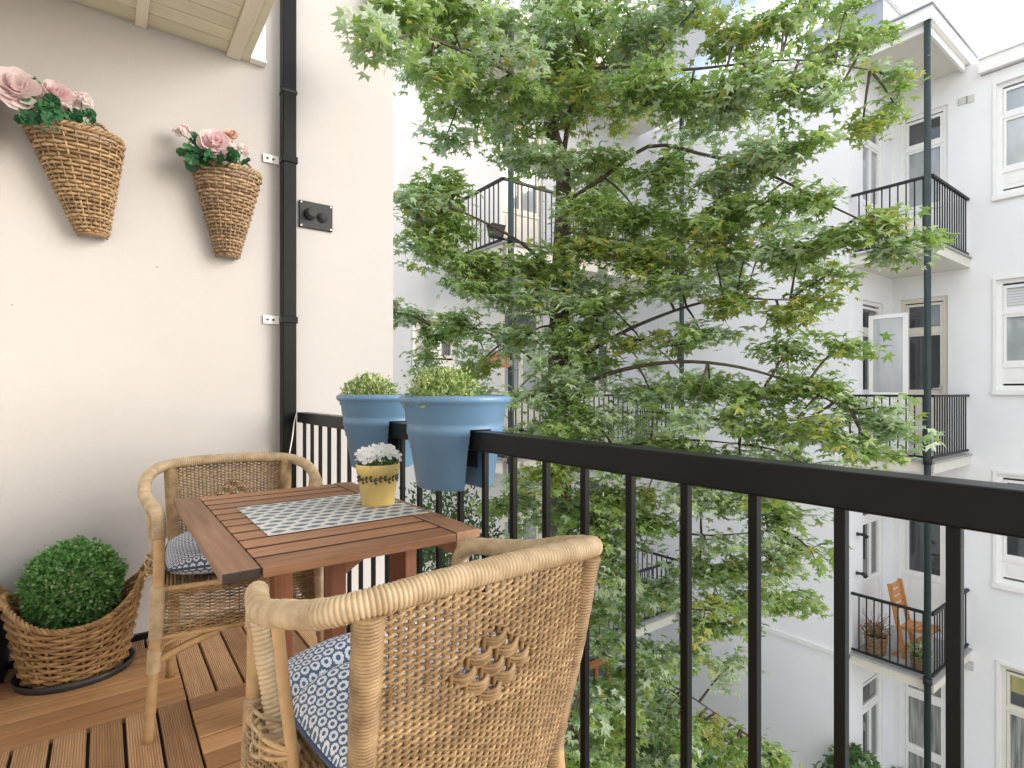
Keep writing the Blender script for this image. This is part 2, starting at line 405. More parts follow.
q.hexa([[.541,1.508,z1-.125],[.704,1.508,z1-.03],[.704,1.53,z1-.03],[.541,1.53,z1-.125],[.541,1.508,z1],[.704,1.508,z1],[.704,1.53,z1],[.541,1.53,z1]])
q.build('brace', m_tablex, tb, bevel=.002)
for y in (1.475, 1.965): MB().box(.275, .73, y-.012, y+.012, z1-.055, z1).build('apron', m_tablex, tb, bevel=.002)
MB().box(.755, .781, 1.262, 2.12, z1-.052, z1).build('apron', m_tabley, tb, bevel=.002)
MB().box(.49, .51, 1.56, 1.92, .16, .22).build('stretcher', m_tabley, tb, bevel=.002)

# runner
nx, ny = 60, 44; gx, gy = np.meshgrid(np.linspace(.334, .786, nx), np.linspace(1.477, 1.882, ny), indexing='ij')
gz = TZ + .0022 + .0009*np.sin(gx*31+gy*9)*np.sin(gy*23) + .0006*np.sin(gx*70)
q = MB(); V = np.stack([gx, gy, gz], -1); B_ = V.copy(); B_[..., 2] = TZ + .0003
i, j = np.meshgrid(np.arange(nx-1), np.arange(ny-1), indexing='ij')
F = np.stack([i*ny+j, (i+1)*ny+j, (i+1)*ny+j+1, i*ny+j+1], -1).reshape(-1, 4)
q.add(V, F); q.add(B_, F[:, ::-1])
rim = [(a, 0) for a in range(nx)] + [(nx-1, b) for b in range(1, ny)] + [(a, ny-1) for a in range(nx-2, -1, -1)] + [(0, b) for b in range(ny-2, 0, -1)]
rim = [a*ny+b for a, b in rim]; o_ = nx*ny
q.f.append((np.array([[rim[k], o_+rim[k], o_+rim[(k+1) % len(rim)], rim[(k+1) % len(rim)]] for k in range(len(rim))])[:, ::-1], 0, False))
tag(q.build('table_runner', m_run), 'white table runner with dark grey ovals laid across the wooden table', 'table runner')

# ------------------------------------------------------------------ leaves and flowers
def frames(N, tilt, d=None):
    a = RNG.uniform(0, 2*pi, N)
    if d is None: d = np.stack([np.cos(a), np.sin(a), RNG.normal(-.1, tilt*.6, N)], -1)
    d = d / np.linalg.norm(d, axis=1)[:, None]
    n = np.stack([RNG.normal(0, tilt, N), RNG.normal(0, tilt, N), np.ones(N)], -1)
    n -= d * (n*d).sum(1)[:, None]; n /= np.linalg.norm(n, axis=1)[:, None]
    return d, np.cross(n, d), n
def leaves(mb, C, size, tmpl, faces, tilt=.45, d=None, fr=None, m=0):
    N = len(C); d, s, n = fr if fr is not None else frames(N, tilt, d)
    size = np.broadcast_to(size, (N,))
    T = np.asarray(tmpl, float)
    V = C[:, None] + size[:, None, None]*(T[None, :, 0:1]*d[:, None] + T[None, :, 1:2]*s[:, None] + T[None, :, 2:3]*n[:, None])
    F = np.asarray(faces)[None] + (np.arange(N)*len(T))[:, None, None]
    mb.add(V.reshape(-1, 3), F.reshape(-1, F.shape[2]), m, False)
# palmate star leaf
st = [(.12, 0, 0)]
for k in range(5):
    a = (k-2)*R(52); L = (.62, .86, 1., .86, .62)[k]
    st.append((.12+L*cos(a)*.8, L*sin(a)*.8, -.10*L))
    if k < 4:
        b = a + R(26); st.append((.12+.36*cos(b), .36*sin(b), .03))
STAR = st; STARF = [[0, k, k+1] for k in range(1, 9)]
OVAL = [(0,0,0), (.3,.2,.03), (.7,.17,.02), (1,0,-.05), (.7,-.17,.02), (.3,-.2,.03), (.5,0,-.03)]
OVALF = [[0,6,1],[1,6,2],[2,6,3],[3,6,4],[4,6,5],[5,6,0]]
WIDE = [(0,0,0), (.25,.26,.04), (.65,.33,.03), (1,0,-.06), (.65,-.33,.03), (.25,-.26,.04), (.5,0,-.05)]
ROUND = [(0,0,0)] + [(.5+.5*cos(a), .52*sin(a), .06*((i % 2)*2-1)) for i, a in enumerate(np.linspace(pi*.93, -pi*.93, 13))] + [(.45,0,-.07)]
ROUNDF = [[14, k, k+1] for k in range(1, 13)] + [[14, 13, 0], [14, 0, 1]]
PET = [(0,0,0), (.4,.32,.12), (.85,.40,.30), (1.02,.12,.28), (1.02,-.12,.28), (.85,-.40,.30), (.4,-.32,.12), (.55,0,.02)]
PETF = [[7,0,1],[7,1,2],[7,2,3],[7,3,4],[7,4,5],[7,5,6],[7,6,0]]
def unit(N):
    p = RNG.normal(size=(N, 3)); return p/np.linalg.norm(p, axis=1)[:, None]
def ball_leaves(mb, c, rad, N, size, shell=.35, tmpl=OVAL, faces=OVALF, lump=.06, m=0, zmin=None):
    u = unit(N); k = 1 - shell*RNG.random(N)**2
    lum = 1 + lump*np.sin(u[:, 0]*7+1)*np.sin(u[:, 1]*6+2)*np.sin(u[:, 2]*8) + RNG.normal(0, .025, N)
    P = np.array(c) + u*np.array(rad)*(k*lum)[:, None]
    ok = np.ones(N, bool) if zmin is None else P[:, 2] > zmin
    P, u = P[ok], u[ok]; N = len(P)
    d = u*.7 + unit(N)*.75 + [0, 0, .15]; d /= np.linalg.norm(d, axis=1)[:, None]
    n = u + unit(N)*.6; n -= d*(n*d).sum(1)[:, None]; n /= np.linalg.norm(n, axis=1)[:, None]
    leaves(mb, P, RNG.uniform(.7, 1.25, N)*size, tmpl, faces, fr=(d, np.cross(n, d), n), m=m)
def rose(mb, c, r, axis, layers=5, m=0):
    axis = np.array(axis, float); axis /= np.linalg.norm(axis)
    x = np.cross(axis, [.3, .2, 1]); x /= np.linalg.norm(x); y = np.cross(axis, x)
    for L in range(layers):
        f = (L+1)/layers; k = 4 + 2*L; tilt = (1-f)*1.35 - .12
        for q in range(k):
            a = 2*pi*(q + .37*L)/k + RNG.normal(0, .15); rad = x*cos(a) + y*sin(a)
            tl = tilt + RNG.normal(0, .12)
            d = rad*cos(tl) + axis*sin(tl); n = axis*cos(tl) - rad*sin(tl); s = np.cross(n, d)
            leaves(mb, np.array([np.array(c) + rad*r*.10*f - axis*r*.12*f]), r*(.68+.32*f)*RNG.uniform(.9, 1.1), PET, PETF, fr=(d[None], s[None], n[None]), m=m)

# ------------------------------------------------------------------ yellow pot with white flowers
pc = np.array([.708, 1.672, TZ + .003])
yp = thing('flower_pot', tuple(pc), 'yellow glazed flower pot with dark painted vine on the table runner', 'flower pot')
q = MB(); hh = .128
q.lathe([[0, 0], [.050, 0], [.052, .004], [.0625, .098], [.0665, .1], [.0695, hh], [.068, hh+.003], [.065, hh], [.060, .09], [0, .09]], pc, 40)
for k in range(26):
    a = 2*pi*k/26; zz = .086 + .005*sin(k*2.1)
    def on(aa, z): r_ = .0525 + (z/.098)*.0105; return pc + np.array([r_*cos(aa), r_*sin(aa), z])
    q.sweep([on(a, zz), on(a+.13, zz+.002), on(a+2*pi/26, .086+.005*sin((k+1)*2.1))], .0011, 5, m=1)
    for sg in (1, -1):
        q.sweep([on(a+.02, zz), on(a+.09, zz+sg*.006), on(a+.15, zz+sg*.011)], [.0012, .0046, .001], 6, m=1)
q.build('pot', [m_yel, m_vine], yp)
fl = thing('white_flowers', tuple(pc + [0, 0, .092]), 'bunch of small white flowers growing in the yellow pot', 'flowers')
q = MB(); q.lathe([[0, .012], [.045, .008], [.058, 0]], pc + [0, 0, .094], 24); q.build('soil', m_soil, fl)
bl = MB(); lf = MB(); sm = MB()
for k in range(15):
    a = k*2.4; rr = .062*sqrt((k+.3)/15); c = pc + [rr*cos(a), rr*sin(a), .150 + .030*(1-(rr/.062)**2) + random.uniform(-.006, .008)]
    sm.sweep([pc + [rr*.4*cos(a), rr*.4*sin(a), .1], c], .0012, 5)
    rose(bl, c, .0215, (cos(a)*rr*12, sin(a)*rr*12 - .5, .9), 2)
ball_leaves(lf, pc + [0, 0, .128], (.058, .058, .022), 140, .02)
sm.build('stems', m_stem, fl); bl.build('blossoms', m_white, fl); lf.build('leaves', m_gera, fl)

# ------------------------------------------------------------------ blue planters astride the rail
def planter(vc, label):
    c = np.array([.828, vc, .845]); o = thing('railing_planter', tuple(c), label, 'planter', 'blue planters astride the railing')
    body = MB(); A = 48
    prof = [[.106, 0], [.112, .006], [.1275, .112], [.131, .114], [.132, .130], [.1355, .132], [.136, .150], [.1395, .152], [.1395, .170]]
    up = [[.1395, .170], [.1395, .176], [.1395, .186], [.1435, .19], [.146, .222], [.151, .226], [.152, .238], [.160, .242], [.164, .252], [.160, .260],
          [.150, .262], [.146, .256], [.140, .19], [.125, .174], [0, .174]]
    body.lathe(up, c, A)
    hw = .034                              # half gap left for the handrail
    for sg in (-1, 1):
        a0 = math.asin(0); rows = []
        for r_, z in prof:
            am = math.acos(min(1, hw / r_)); aa = np.linspace(-am, am, 25)
            rows.append([[c[0] + sg*r_*cos(t), c[1] + sg*r_*sin(t), c[2] + z] for t in aa])
        Rr = np.array(rows); n = 25
        i, j = np.meshgrid(np.arange(len(prof)-1), np.arange(n-1), indexing='ij')
        body.add(Rr.reshape(-1, 3), np.stack([i*n+j, i*n+j+1, (i+1)*n+j+1, (i+1)*n+j], -1).reshape(-1, 4))
        fl_ = [[Rr[i_, 0], Rr[i_, -1], Rr[i_+1, -1], Rr[i_+1, 0]] for i_ in range(len(prof)-1)]
        for qd in fl_: body.add(qd, [[0, 1, 2, 3]], 0, False)
        bt = np.vstack([Rr[0]]); body.add(bt, [list(range(n))], 0, False)
    body.build('pot', m_blue, o)
    q = MB(); q.box(.7965, .7985, vc-.07, vc+.07, .90, 1.016); q.box(.8575, .8595, vc-.07, vc+.07, .90, 1.016); q.box(.7965, .8595, vc-.07, vc+.07, 1.0125, 1.0155)
    q.build('saddle', m_void, o)
    q = MB(); q.lathe([[0, .008], [.14, 0]], c + [0, 0, .232], 32); q.build('soil', m_soil, o)
    return c
def potbush(c, rad, N, label):
    o = thing('bush', tuple(c), label, 'potted bush', 'pale bushes in the blue planters'); q = MB(); sm = MB()
    for k in range(26):
        a = k*2.4; e = c + [rad[0]*.8*cos(a)*sqrt(k/26), rad[1]*.8*sin(a)*sqrt(k/26), rad[2]*random.uniform(.7, 1.0)]
        sm.sweep([c, (c+e)/2 + [0, 0, .01], e], [.0022, .0016, .0008], 4)
    ball_leaves(q, c + [0, 0, rad[2]*.25], rad, N, .0145, .6, zmin=c[2]-.004)
    u = unit(180); u[:, 2] = np.abs(u[:, 2])
    P = c + [0, 0, rad[2]*.2] + u*np.array(rad)*RNG.uniform(.95, 1.22, 180)[:, None]
    leaves(q, P, RNG.uniform(.008, .014, 180), OVAL, OVALF, d=u + unit(180)*.4 + [0, 0, .6])
    sm.build('stems', m_stem, o); q.build('foliage', m_vari, o)
c = planter(1.392, 'blue plastic planter astride the railing nearest the camera, showing its empty right side')
potbush(c + [-.045, -.012, .236], (.104, .10, .08), 3000, 'rounded pale green variegated bush in the nearer blue planter')
c = planter(1.915, 'blue plastic planter astride the railing behind the yellow pot, partly hidden')
potbush(c + [-.035, .03, .236], (.094, .095, .076), 2400, 'darker tipped pale bush in the farther blue planter against the cream wall')

# ------------------------------------------------------------------ boxwood in wicker basket
bc = np.array([-.085, 2.79, 0])
tr = MB(); tr.lathe([[0, .004], [.95, .004], [1.03, .03], [1.06, .03], [1.0, 0], [0, 0]], bc, 48, sx=.185, sy=.158)
tag(tr.build('saucer', m_grey), 'dark grey oval saucer on the deck beneath the willow basket', 'saucer')
bk = thing('wicker_basket', tuple(bc + [0, 0, .006]), 'brown willow basket with raised braided handles standing on the deck by the wall', 'basket')
def rimz(a): return .232 + .115*abs(cos(a))**2.6
def bsurf(a, t):                           # t 0..1 bottom to rim
    k = .76 + .30*t**.8; z = .012 + t*(rimz(a)-.012)
    return bc + np.array([.205*k*cos(a), .172*k*sin(a), z])
def loop_weave(surf, ncol, nrow, r, amp, name, mat, parent, dbl=1, stake_r=.003, matst=None, sides=5, local=False, t0=0., t1=1., half=None):
    mb = MB(); st_ = MB(); a0, a1 = half if half else (0, 2*pi)
    for row in range(nrow):
        t = t0 + (t1-t0)*(row+.5)/nrow + random.uniform(-.12, .12)/nrow
        K = ncol*4; P = []
        for k in range(K+1):
            a = a0 + (a1-a0)*k/K; p = np.array(surf(a, t)); pn = np.array(surf(a+.02, t)) - np.array(surf(a-.02, t)); pz = np.array(surf(a, min(1, t+.02))) - np.array(surf(a, max(0, t-.02)))
            n = np.cross(pn, pz); n /= np.linalg.norm(n) + 1e-9
            P.append(p + n*amp*cos(pi*k/4 + pi*(row//dbl)) + n*random.uniform(-.0004, .0004))
        mb.sweep(np.array(P), r*random.uniform(.85, 1.12), sides)
    for k in range(ncol+1):
        a = a0 + (a1-a0)*k/ncol
        st_.sweep([surf(a, t) for t in np.linspace(t0, t1, 9)], stake_r, 6)
    o = mb.build(name, mat, parent, local); s = st_.build('stakes', matst or mat, parent, local); return o
loop_weave(bsurf, 22, 17, .0074, .0072, 'woven_side', m_bask, bk, stake_r=.0055)
q = MB()
for ph in range(3):                        # braided rim
    A = np.linspace(0, 2*pi, 160); q.sweep([bsurf(a, 1.0) + np.array([cos(a), sin(a), 0])*.008*sin(a*26+ph*2.1) + [0, 0, .007*cos(a*26+ph*2.1)] for a in A], .0062, 6)
q.build('rim', m_bask, bk)
for sg in (1, -1):
    q = MB()
    for ph in range(3):
        A = np.linspace(-.42, .42, 46)
        P = []
        for t in A:
            a = t if sg > 0 else pi + t
            p = bsurf(a, 1.0); k = cos(t/.42*pi/2)
            P.append(p + np.array([sg*(.012+.02*k), 0, .062*k**.7]) + [.006*sin(t*40+ph*2.1), 0, .006*cos(t*40+ph*2.1)])
        q.sweep(P, .0058, 6)
    q.build('handle', m_bask, bk)
q = MB(); q.lathe([[0, .02], [.74, .02], [.96, .215], [.93, .215]], bc, 40, sx=.205, sy=.172); q.build('liner', m_void, bk)
bx = thing('boxwood_ball', tuple(bc + [0, 0, .06]), 'round clipped dark green boxwood ball sitting in the willow basket', 'potted plant')
q = MB(); cc = bc + [-.008, .015, .348]
ball_leaves(q, cc, (.155, .142, .165), 9500, .0155, .3, WIDE, OVALF, .11); u_ = unit(260); u_[:, 2] = np.abs(u_[:, 2]); leaves(q, cc + u_*[.155, .142, .165]*RNG.uniform(1.0, 1.13, 260)[:, None], RNG.uniform(.011, .017, 260), WIDE, OVALF, d=u_ + unit(260)*.5); q.build('foliage', m_box, bx)
q = MB()
for k in range(9): a = k*.7; q.sweep([bc + [0, 0, .1], cc + [.06*cos(a), .06*sin(a), -.05], cc + [.13*cos(a), .11*sin(a), .05*sin(k)]], [.006, .004, .002], 5)
q.build('stems', m_bark, bx)
q = MB(); q.lathe([[0, .0], [.17, -.005]], bc + [0, 0, .2], 24, sy=.85); q.build('soil', m_soil, bx)

# ------------------------------------------------------------------ wicker cones on the wall
def cone(ct, cb, zt, zb, a, dep, label, flip, m_cone):
    root = np.array([ct, 2.99, zb]); o = thing('wall_basket', tuple(root), label, 'wall basket', 'wicker cones hanging on the side wall')
    def sf(an, t):                         # an 0..pi around the front
        k = .30 + .70*t; cx = cb + (ct-cb)*t
        z = zb + (zt-zb)*t + (.012*cos(an*1.0)*flip + .012*abs(cos(an))**2)*t
        return np.array([cx + a*k*cos(an), 2.985 - dep*(.42+.58*t)*abs(sin(an))**.85, z])
    loop_weave(sf, 12, 26, .0070, .0066, 'woven_body', m_cone, o, stake_r=.0042, half=(0.0, pi))
    q = MB()
    for ph in range(2):
        A = np.linspace(-.02, pi+.02, 90); q.sweep([sf(x, 1.0) + np.array([0, -.006*sin(x*22+ph*pi), .007*cos(x*22+ph*pi)]) for x in A], .0062, 6)
    q.sweep([sf(0, 1) + [0, .002, .002], sf(pi, 1) + [0, .002, .002]], .006, 6)
    q.build('rim', m_cone, o); q = MB(); q.sweep([sf(x, 0.0) for x in np.linspace(0, pi, 30)], .006, 6); q.build('base_ring', m_cone, o)
    q = MB()                               # inner back panel and floor
    N = 24; ring = [sf(x, .0) for x in np.linspace(0, pi, N)]; q.add(ring, [list(range(N))], 0, False)
    q.add([sf(0, 0), sf(pi, 0), sf(pi, 1), sf(0, 1)], [[0, 1, 2, 3]], 0, False); q.build('back_panel', m_cone, o)
    q = MB(); tp = np.array([ct, 2.975, zt]);
    for ph in range(2):
        A = np.linspace(0, pi, 40); q.sweep([tp + np.array([.075+.045*cos(x), -.006+.004*sin(x*14+ph*pi), .01+.075*sin(x)+.003*cos(x*14+ph*pi)]) for x in A], .005, 6)
    q.build('hanging_loop', m_cone, o)
    return o
cone(-.092, -.035, 2.185, 1.785, .166, .175, 'wicker wall cone at the left, larger in view, under the big pale rose', 0, m_cone)
cone(.484, .486, 2.165, 1.77, .150, .165, 'wicker wall cone nearer the black column, with darker rim and smaller roses', 0, m_cone2)
def bouquet(root, blooms, lv, label):
    o = thing('rose_bouquet', tuple(root), label, 'flowers', 'pink roses in the wall cones')
    sm = MB()
    for i, (px, py, D, rpx, mm, kind) in enumerate(blooms):
        c = at(px, py, D); r_ = rpx*D/550; q = MB(); ax = np.array([-c[0]*.3 + .06, -c[1]*.3, .22])
        if kind: rose(q, c, r_, ax, 6)
        else:
            for k in range(11):
                u = unit(1)[0]; u[2] = abs(u[2])*.8 - .2; rose(q, c + u*r_*.75, r_*.5, u + [0, -.3, .2], 2)
        q.build('bloom', mm, o)
        mid = (c + root)/2 + [random.uniform(-.02, .02), -.01, .02]
        sm.sweep(cr([root, mid, c], 10), .0025, 5)
    q = MB()
    for px, py, D, spx in lv:
        c = at(px, py - 3, D); s = spx*1.12*D/550
        for k in range(5):
            C = c + unit(1)[0]*s*.45; d = C - root; d /= np.linalg.norm(d); d = d*.6 + unit(1)[0]*.7; n = np.array([0, -.8, .5]) + unit(1)[0]*.5
            d /= np.linalg.norm(d); n -= d*np.dot(n, d); n /= np.linalg.norm(n)
            leaves(q, C[None], s*random.uniform(.8, 1.15), ROUND, ROUNDF, fr=(d[None], np.cross(n, d)[None], n[None]))
            sm.sweep([root, (root + C)/2, C], .0016, 4)
    q.build('leaves', m_gera, o); sm.build('stems', m_stem, o)
bouquet(np.array([-.10, 2.90, 2.12]), [(17, 89, 2.13, 20, m_pale, 1), (56, 94, 2.2, 12, m_pink, 1), (82, 101, 2.27, 10, m_pale, 0), (65, 108, 2.2, 6, m_pale, 0)],
        [(40, 112, 2.14, 14), (56, 115, 2.17, 12), (72, 120, 2.23, 11), (86, 122, 2.28, 8), (28, 124, 2.12, 9), (37, 88, 2.2, 8), (50, 124, 2.15, 11), (66, 124, 2.2, 9)],
        'pale pink roses with green leaves in the left wall cone, one very large bloom')
bouquet(np.array([.47, 2.92, 2.11]), [(215, 144, 2.53, 14, m_pink, 1), (228, 149, 2.58, 8, m_pale, 0), (205, 150, 2.52, 6, m_pale, 0), (231, 135, 2.6, 6, m_apri, 1), (180, 132, 2.5, 7, m_pale, 0), (186, 129, 2.52, 5, m_pink, 0), (244, 150, 2.62, 7, m_pale, 0)],
        [(191, 161, 2.5, 10), (201, 157, 2.5, 11), (212, 160, 2.52, 11), (226, 162, 2.55, 11), (195, 146, 2.53, 8), (236, 163, 2.58, 9), (203, 163, 2.5, 9), (218, 163, 2.52, 9)],
        'pink and apricot roses of mixed sizes in the wall cone near the column')

# ------------------------------------------------------------------ wicker armchairs (front = -y in the chair's own frame)
def make_chair():
    o = thing('wicker_armchair', (0, 0, 0), '', 'armchair', 'wicker armchairs at the table')
    half = [(.0, .252, .838), (.12, .249, .836), (.215, .235, .828), (.268, .19, .812), (.291, .10, .79), (.290, -.02, .756), (.268, -.14, .737), (.253, -.20, .728), (.245, -.238, .700), (.243, -.252, .648)]
    full = [(-x, y, z) for x, y, z in half[:0:-1]] + half
    q = MB(); wrapped(q, full, .0180, .0068, .0030, 14); q.build('arm_rail', m_wrap, o, True)
    for s in (1, -1):
        q = MB(); q.sweep(cr([(s*.243, -.252, .655), (s*.246, -.252, .5), (s*.258, -.246, .25), (s*.274, -.238, 0)], 24), [.0165]*14 + [.0155]*10, 12)
        wrapped(q, [(s*.246, -.252, .50), (s*.2535, -.249, .33)], .0182, .006, .0024, 12, 1)
        wrapped(q, [(s*.2555, -.247, .295), (s*.2595, -.2445, .225)], .0178, .0055, .0024, 12, 1)
        q.build('front_leg', [m_pole, m_wrap], o, True)
        q = MB(); q.sweep(cr([(s*.197, .165, .45), (s*.206, .185, .2), (s*.216, .205, 0)], 14), .0165, 12)
        q.build('back_leg', m_pole, o, True)
        q = MB(); wrapped(q, [(s*.216, .236, .815), (s*.208, .205, .65), (s*.197, .165, .47), (s*.194, .160, .40)], .0210, .0056, .0026, 12)
        q.build('back_post', m_wick, o, True)
        q = MB(); wrapped(q, [(s*.272, -.120, .730), (s*.262, -.10, .62), (s*.248, -.07, .50)], .0135, .0085, .0028, 10)
        for k in range(4):
            a = np.linspace(0, 2*pi, 24); c = np.array([s*.258, -.08, .545 - k*.016])
            q.sweep(np.stack([c[0] + (.027+.003*(k % 2))*np.cos(a), c[1] + .034*np.sin(a) - .012, c[2] + .014*np.cos(a+k)*s], -1), .0036, 6)
        q.build('arm_stake', m_wrap, o, True)
        q = MB(); q.sweep(cr([(s*.290, .065, .775), (s*.276, .055, .66), (s*.252, .03, .50)], 14), .0095, 10)
        for k in range(3):
            a = np.linspace(0, 2*pi, 28); q.sweep(np.stack([s*.262 + .026*np.cos(a), -.02 + .06*np.sin(a), .515 + .008*k + .02*np.sin(a+k*.4)], -1), .0042, 6)
        q.build('side_stake', m_pole, o, True)
        q = MB(); q.sweep(cr([(s*.268, -.243, .245), (s*.18, -.247, .285), (s*.075, -.25, .318)], 12), .0125, 10)
        q.sweep(cr([(s*.268, -.243, .275), (s*.21, -.255, .315), (s*.12, -.258, .327)], 10), .005, 8)
        q.build('brace', m_pole, o, True)
        q = MB(); q.sweep(cr([(s*.270, -.235, .245), (s*.25, -.05, .31), (s*.235, .05, .325)], 12), .011, 10); q.build('brace', m_pole, o, True)
    # woven back between the posts
    def back(sx, t):                       # sx -1..1, t 0 bottom .. 1 top
        hw = .191 + .024*t; b = .026*(1-sx*sx); y = .160 + .078*t + .010*sin(pi*t) + b
        zz = .40 + (.418)*t + .008*(1-sx*sx)*t
        return np.array([sx*hw, y, zz])
    q = MB(); st_ = MB(); NC, NR = 31, 74
    for row in range(NR):
        t = .0 + (row+.5)/NR*.985 + random.uniform(-.1, .1)/NR; P = []; rad = []
        for k in range(NC*4+1):
            sx = -1 + 2*k/(NC*4); p = back(sx, t)
            dia = abs(sx-.06)/.42 + abs(t-.67)/.16
            if dia < 1:
                g = row//4; c_ = cos(pi*k/8 + pi*g); am = .0075*c_; dz = -.0012*((row % 4)-1.5)*max(0, c_) - .004*sin(pi*k/8 + pi*g); rr = .0040
            else: am = .0034*cos(pi*k/4 + pi*row); dz = -.0020*sin(pi*k/4 + pi*row); rr = .0029
            P.append(p + [0, am + random.uniform(-.0003, .0003), dz + .0006*sin(k*.13+row)]); rad.append(rr)
        q.sweep(P, np.array(rad)*random.uniform(.92, 1.1), 5)
    for k in range(NC+1):
        sx = -1 + 2*k/NC; st_.sweep([back(sx, t) for t in np.linspace(0, 1, 12)], .0036, 6)
    q.build('back_weave', m_wick, o, True); st_.build('back_stakes', m_stake, o, True)
    # woven skirt under the seat, seat panel, hoops
    cor = [(-.246, -.246), (0, -.262), (.246, -.246), (.252, -.1), (.238, .06), (.20, .158), (0, .178), (-.20, .158), (-.238, .06), (-.252, -.1), (-.246, -.246)]
    ring = cr([(x, y, 0) for x, y in cor], 241)
    def skirt(a, t): i = int(round((a/(2*pi) % 1)*240)) % 240; p = ring[i]; return np.array([p[0], p[1], .335 + .145*t])
    loop_weave(skirt, 60, 26, .0026, .0032, 'seat_skirt', m_wick, o, local=True, stake_r=.0028)
    q = MB(); hoop = ring + [0, 0, .328]; q.sweep(hoop, .0085, 8, False); wrapped(q, [tuple(p) for p in (ring*[.99, .99, 1] + [0, 0, .482])[::12]], .008, .007, .0015, 10)
    q.build('seat_hoop', m_pole, o, True)
    q = MB(); nx = 40
    for k in range(44):
        x = -.25 + .5*(k+.5)/44; y0 = -.25; y1 = .16 - max(0, abs(x)-.19)*3
        q.sweep([(x, y, .478 + .003*cos(pi*i*.5 + pi*k)) for i, y in enumerate(np.linspace(y0, y1, nx))], .0052, 5)
    q.build('seat', m_wick, o, True)
    return o
far = make_chair(); far.location = (.409, 2.312, 0); far.rotation_euler = (0, 0, R(-5))
far['label'] = 'light rattan armchair at the far side of the table, against the cream wall'
near = dup(far); near.location = (.501, .966, 0); near.rotation_euler = (0, 0, R(181.8))
near['label'] = 'honey brown rattan armchair in the foreground, its woven back turned to the camera'
def cushion(name_loc, rz, label, seed, wx=.235, wy=.205, th=.058):
    o = thing('seat_cushion', name_loc, label, 'cushion', 'navy seat cushions with white rings', rz)
    n = 64; g = np.linspace(-1, 1, n); X, Y = np.meshgrid(g, g, indexing='ij')
    e = np.clip((1-np.abs(X)**3.2), 0, 1)*np.clip((1-np.abs(Y)**3.2), 0, 1); E = e**.42
    ww = .5 + .5*E
    cx = X*wx*(1-.05*Y*Y); cy = Y*wy*(1-.05*X*X)
    lump = .008*np.sin(X*4+seed)*np.sin(Y*3.4+seed*2) + .004*np.sin(X*9+Y*7+seed)
    cre = -.020*np.exp(-((Y+.42 - .18*X)/.09)**2)*(X > -.9)*(seed > 1.5)
    rise = .022*(Y < -.3)*np.clip((-Y-.3)*2, 0, 1)*(seed > 1.5)
    top = np.stack([cx, cy, .055 + (th + lump + cre + rise)*E], -1); bot = np.stack([cx, cy, .055 - .052*E], -1)
    q = MB(); i, j = np.meshgrid(np.arange(n-1), np.arange(n-1), indexing='ij')
    F = np.stack([i*n+j, (i+1)*n+j, (i+1)*n+j+1, i*n+j+1], -1).reshape(-1, 4)
    q.add(top, F); q.add(bot, F[:, ::-1]); ob = q.build('cover', m_cush, o, True)
    uv = ob.data.uv_layers.new(name='UVMap'); U_ = np.stack([X*(wx+.05*np.abs(X)**5), Y*(wy+.05*np.abs(Y)**5)], -1).reshape(-1, 2) + 2.
    U_ = np.vstack([U_, U_]); vi = np.zeros(len(ob.data.loops), np.int32); ob.data.loops.foreach_get('vertex_index', vi)
    uv.data.foreach_set('uv', U_[vi].astype(np.float32).reshape(-1))
    q = MB(); a = np.linspace(0, 2*pi, 120); c_, s_ = np.cos(a), np.sin(a)
    m_ = np.maximum(np.abs(c_), np.abs(s_)); X2, Y2 = c_/m_, s_/m_
    q.sweep(np.stack([X2*wx*(1-.05*Y2*Y2), Y2*wy*(1-.05*X2*X2), np.full(120, .055)], -1), .0045, 6, False); q.build('piping', m_pipe, o, True)
    return o
cushion((.404, 2.27, .482), R(-5), 'ring patterned navy cushion in the far armchair, half hidden by the table', 1.1, .23)
cushion((.501, 1.014, .482), R(181.8), 'ring patterned navy cushion in the foreground armchair, creased near its front', 2.3, .228)

# ------------------------------------------------------------------ buildings across the courtyard
def mapU(U): return lambda a, d, z: (U - d, a, z)      # facade facing -x ; a = y
def mapV(V): return lambda a, d, z: (a, V - d, z)      # facade facing -y ; a = x
def mbox(q, mp, a0, a1, d0, d1, z0, z1, m=0):
    c = [mp(a0, d0, z0), mp(a1, d0, z0), mp(a1, d1, z0), mp(a0, d1, z0), mp(a0, d0, z1), mp(a1, d0, z1), mp(a1, d1, z1), mp(a0, d1, z1)]
    q.hexa(c, m)
def holed(q, mp, a0, a1, z0, z1, holes, depth=.10):
    As = sorted({a0, a1, *[x for h in holes for x in h[:2]]}); Zs = sorted({z0, z1, *[x for h in holes for x in h[2:]]})
    for i in range(len(As)-1):
        for j in range(len(Zs)-1):
            ca, cz = (As[i]+As[i+1])/2, (Zs[j]+Zs[j+1])/2
            if any(h[0] < ca < h[1] and h[2] < cz < h[3] for h in holes): continue
            q.add([mp(As[i], 0, Zs[j]), mp(As[i+1], 0, Zs[j]), mp(As[i+1], 0, Zs[j+1]), mp(As[i], 0, Zs[j+1])], [[0, 1, 2, 3]], 0, False)
    for (b0, b1, y0, y1) in holes:
        for (p, r_) in (((b0, y0), (b1, y0)), ((b1, y0), (b1, y1)), ((b1, y1), (b0, y1)), ((b0, y1), (b0, y0))):
            q.add([mp(p[0], 0, p[1]), mp(r_[0], 0, r_[1]), mp(r_[0], -depth, r_[1]), mp(p[0], -depth, p[1])], [[0, 1, 2, 3]], 0, False)
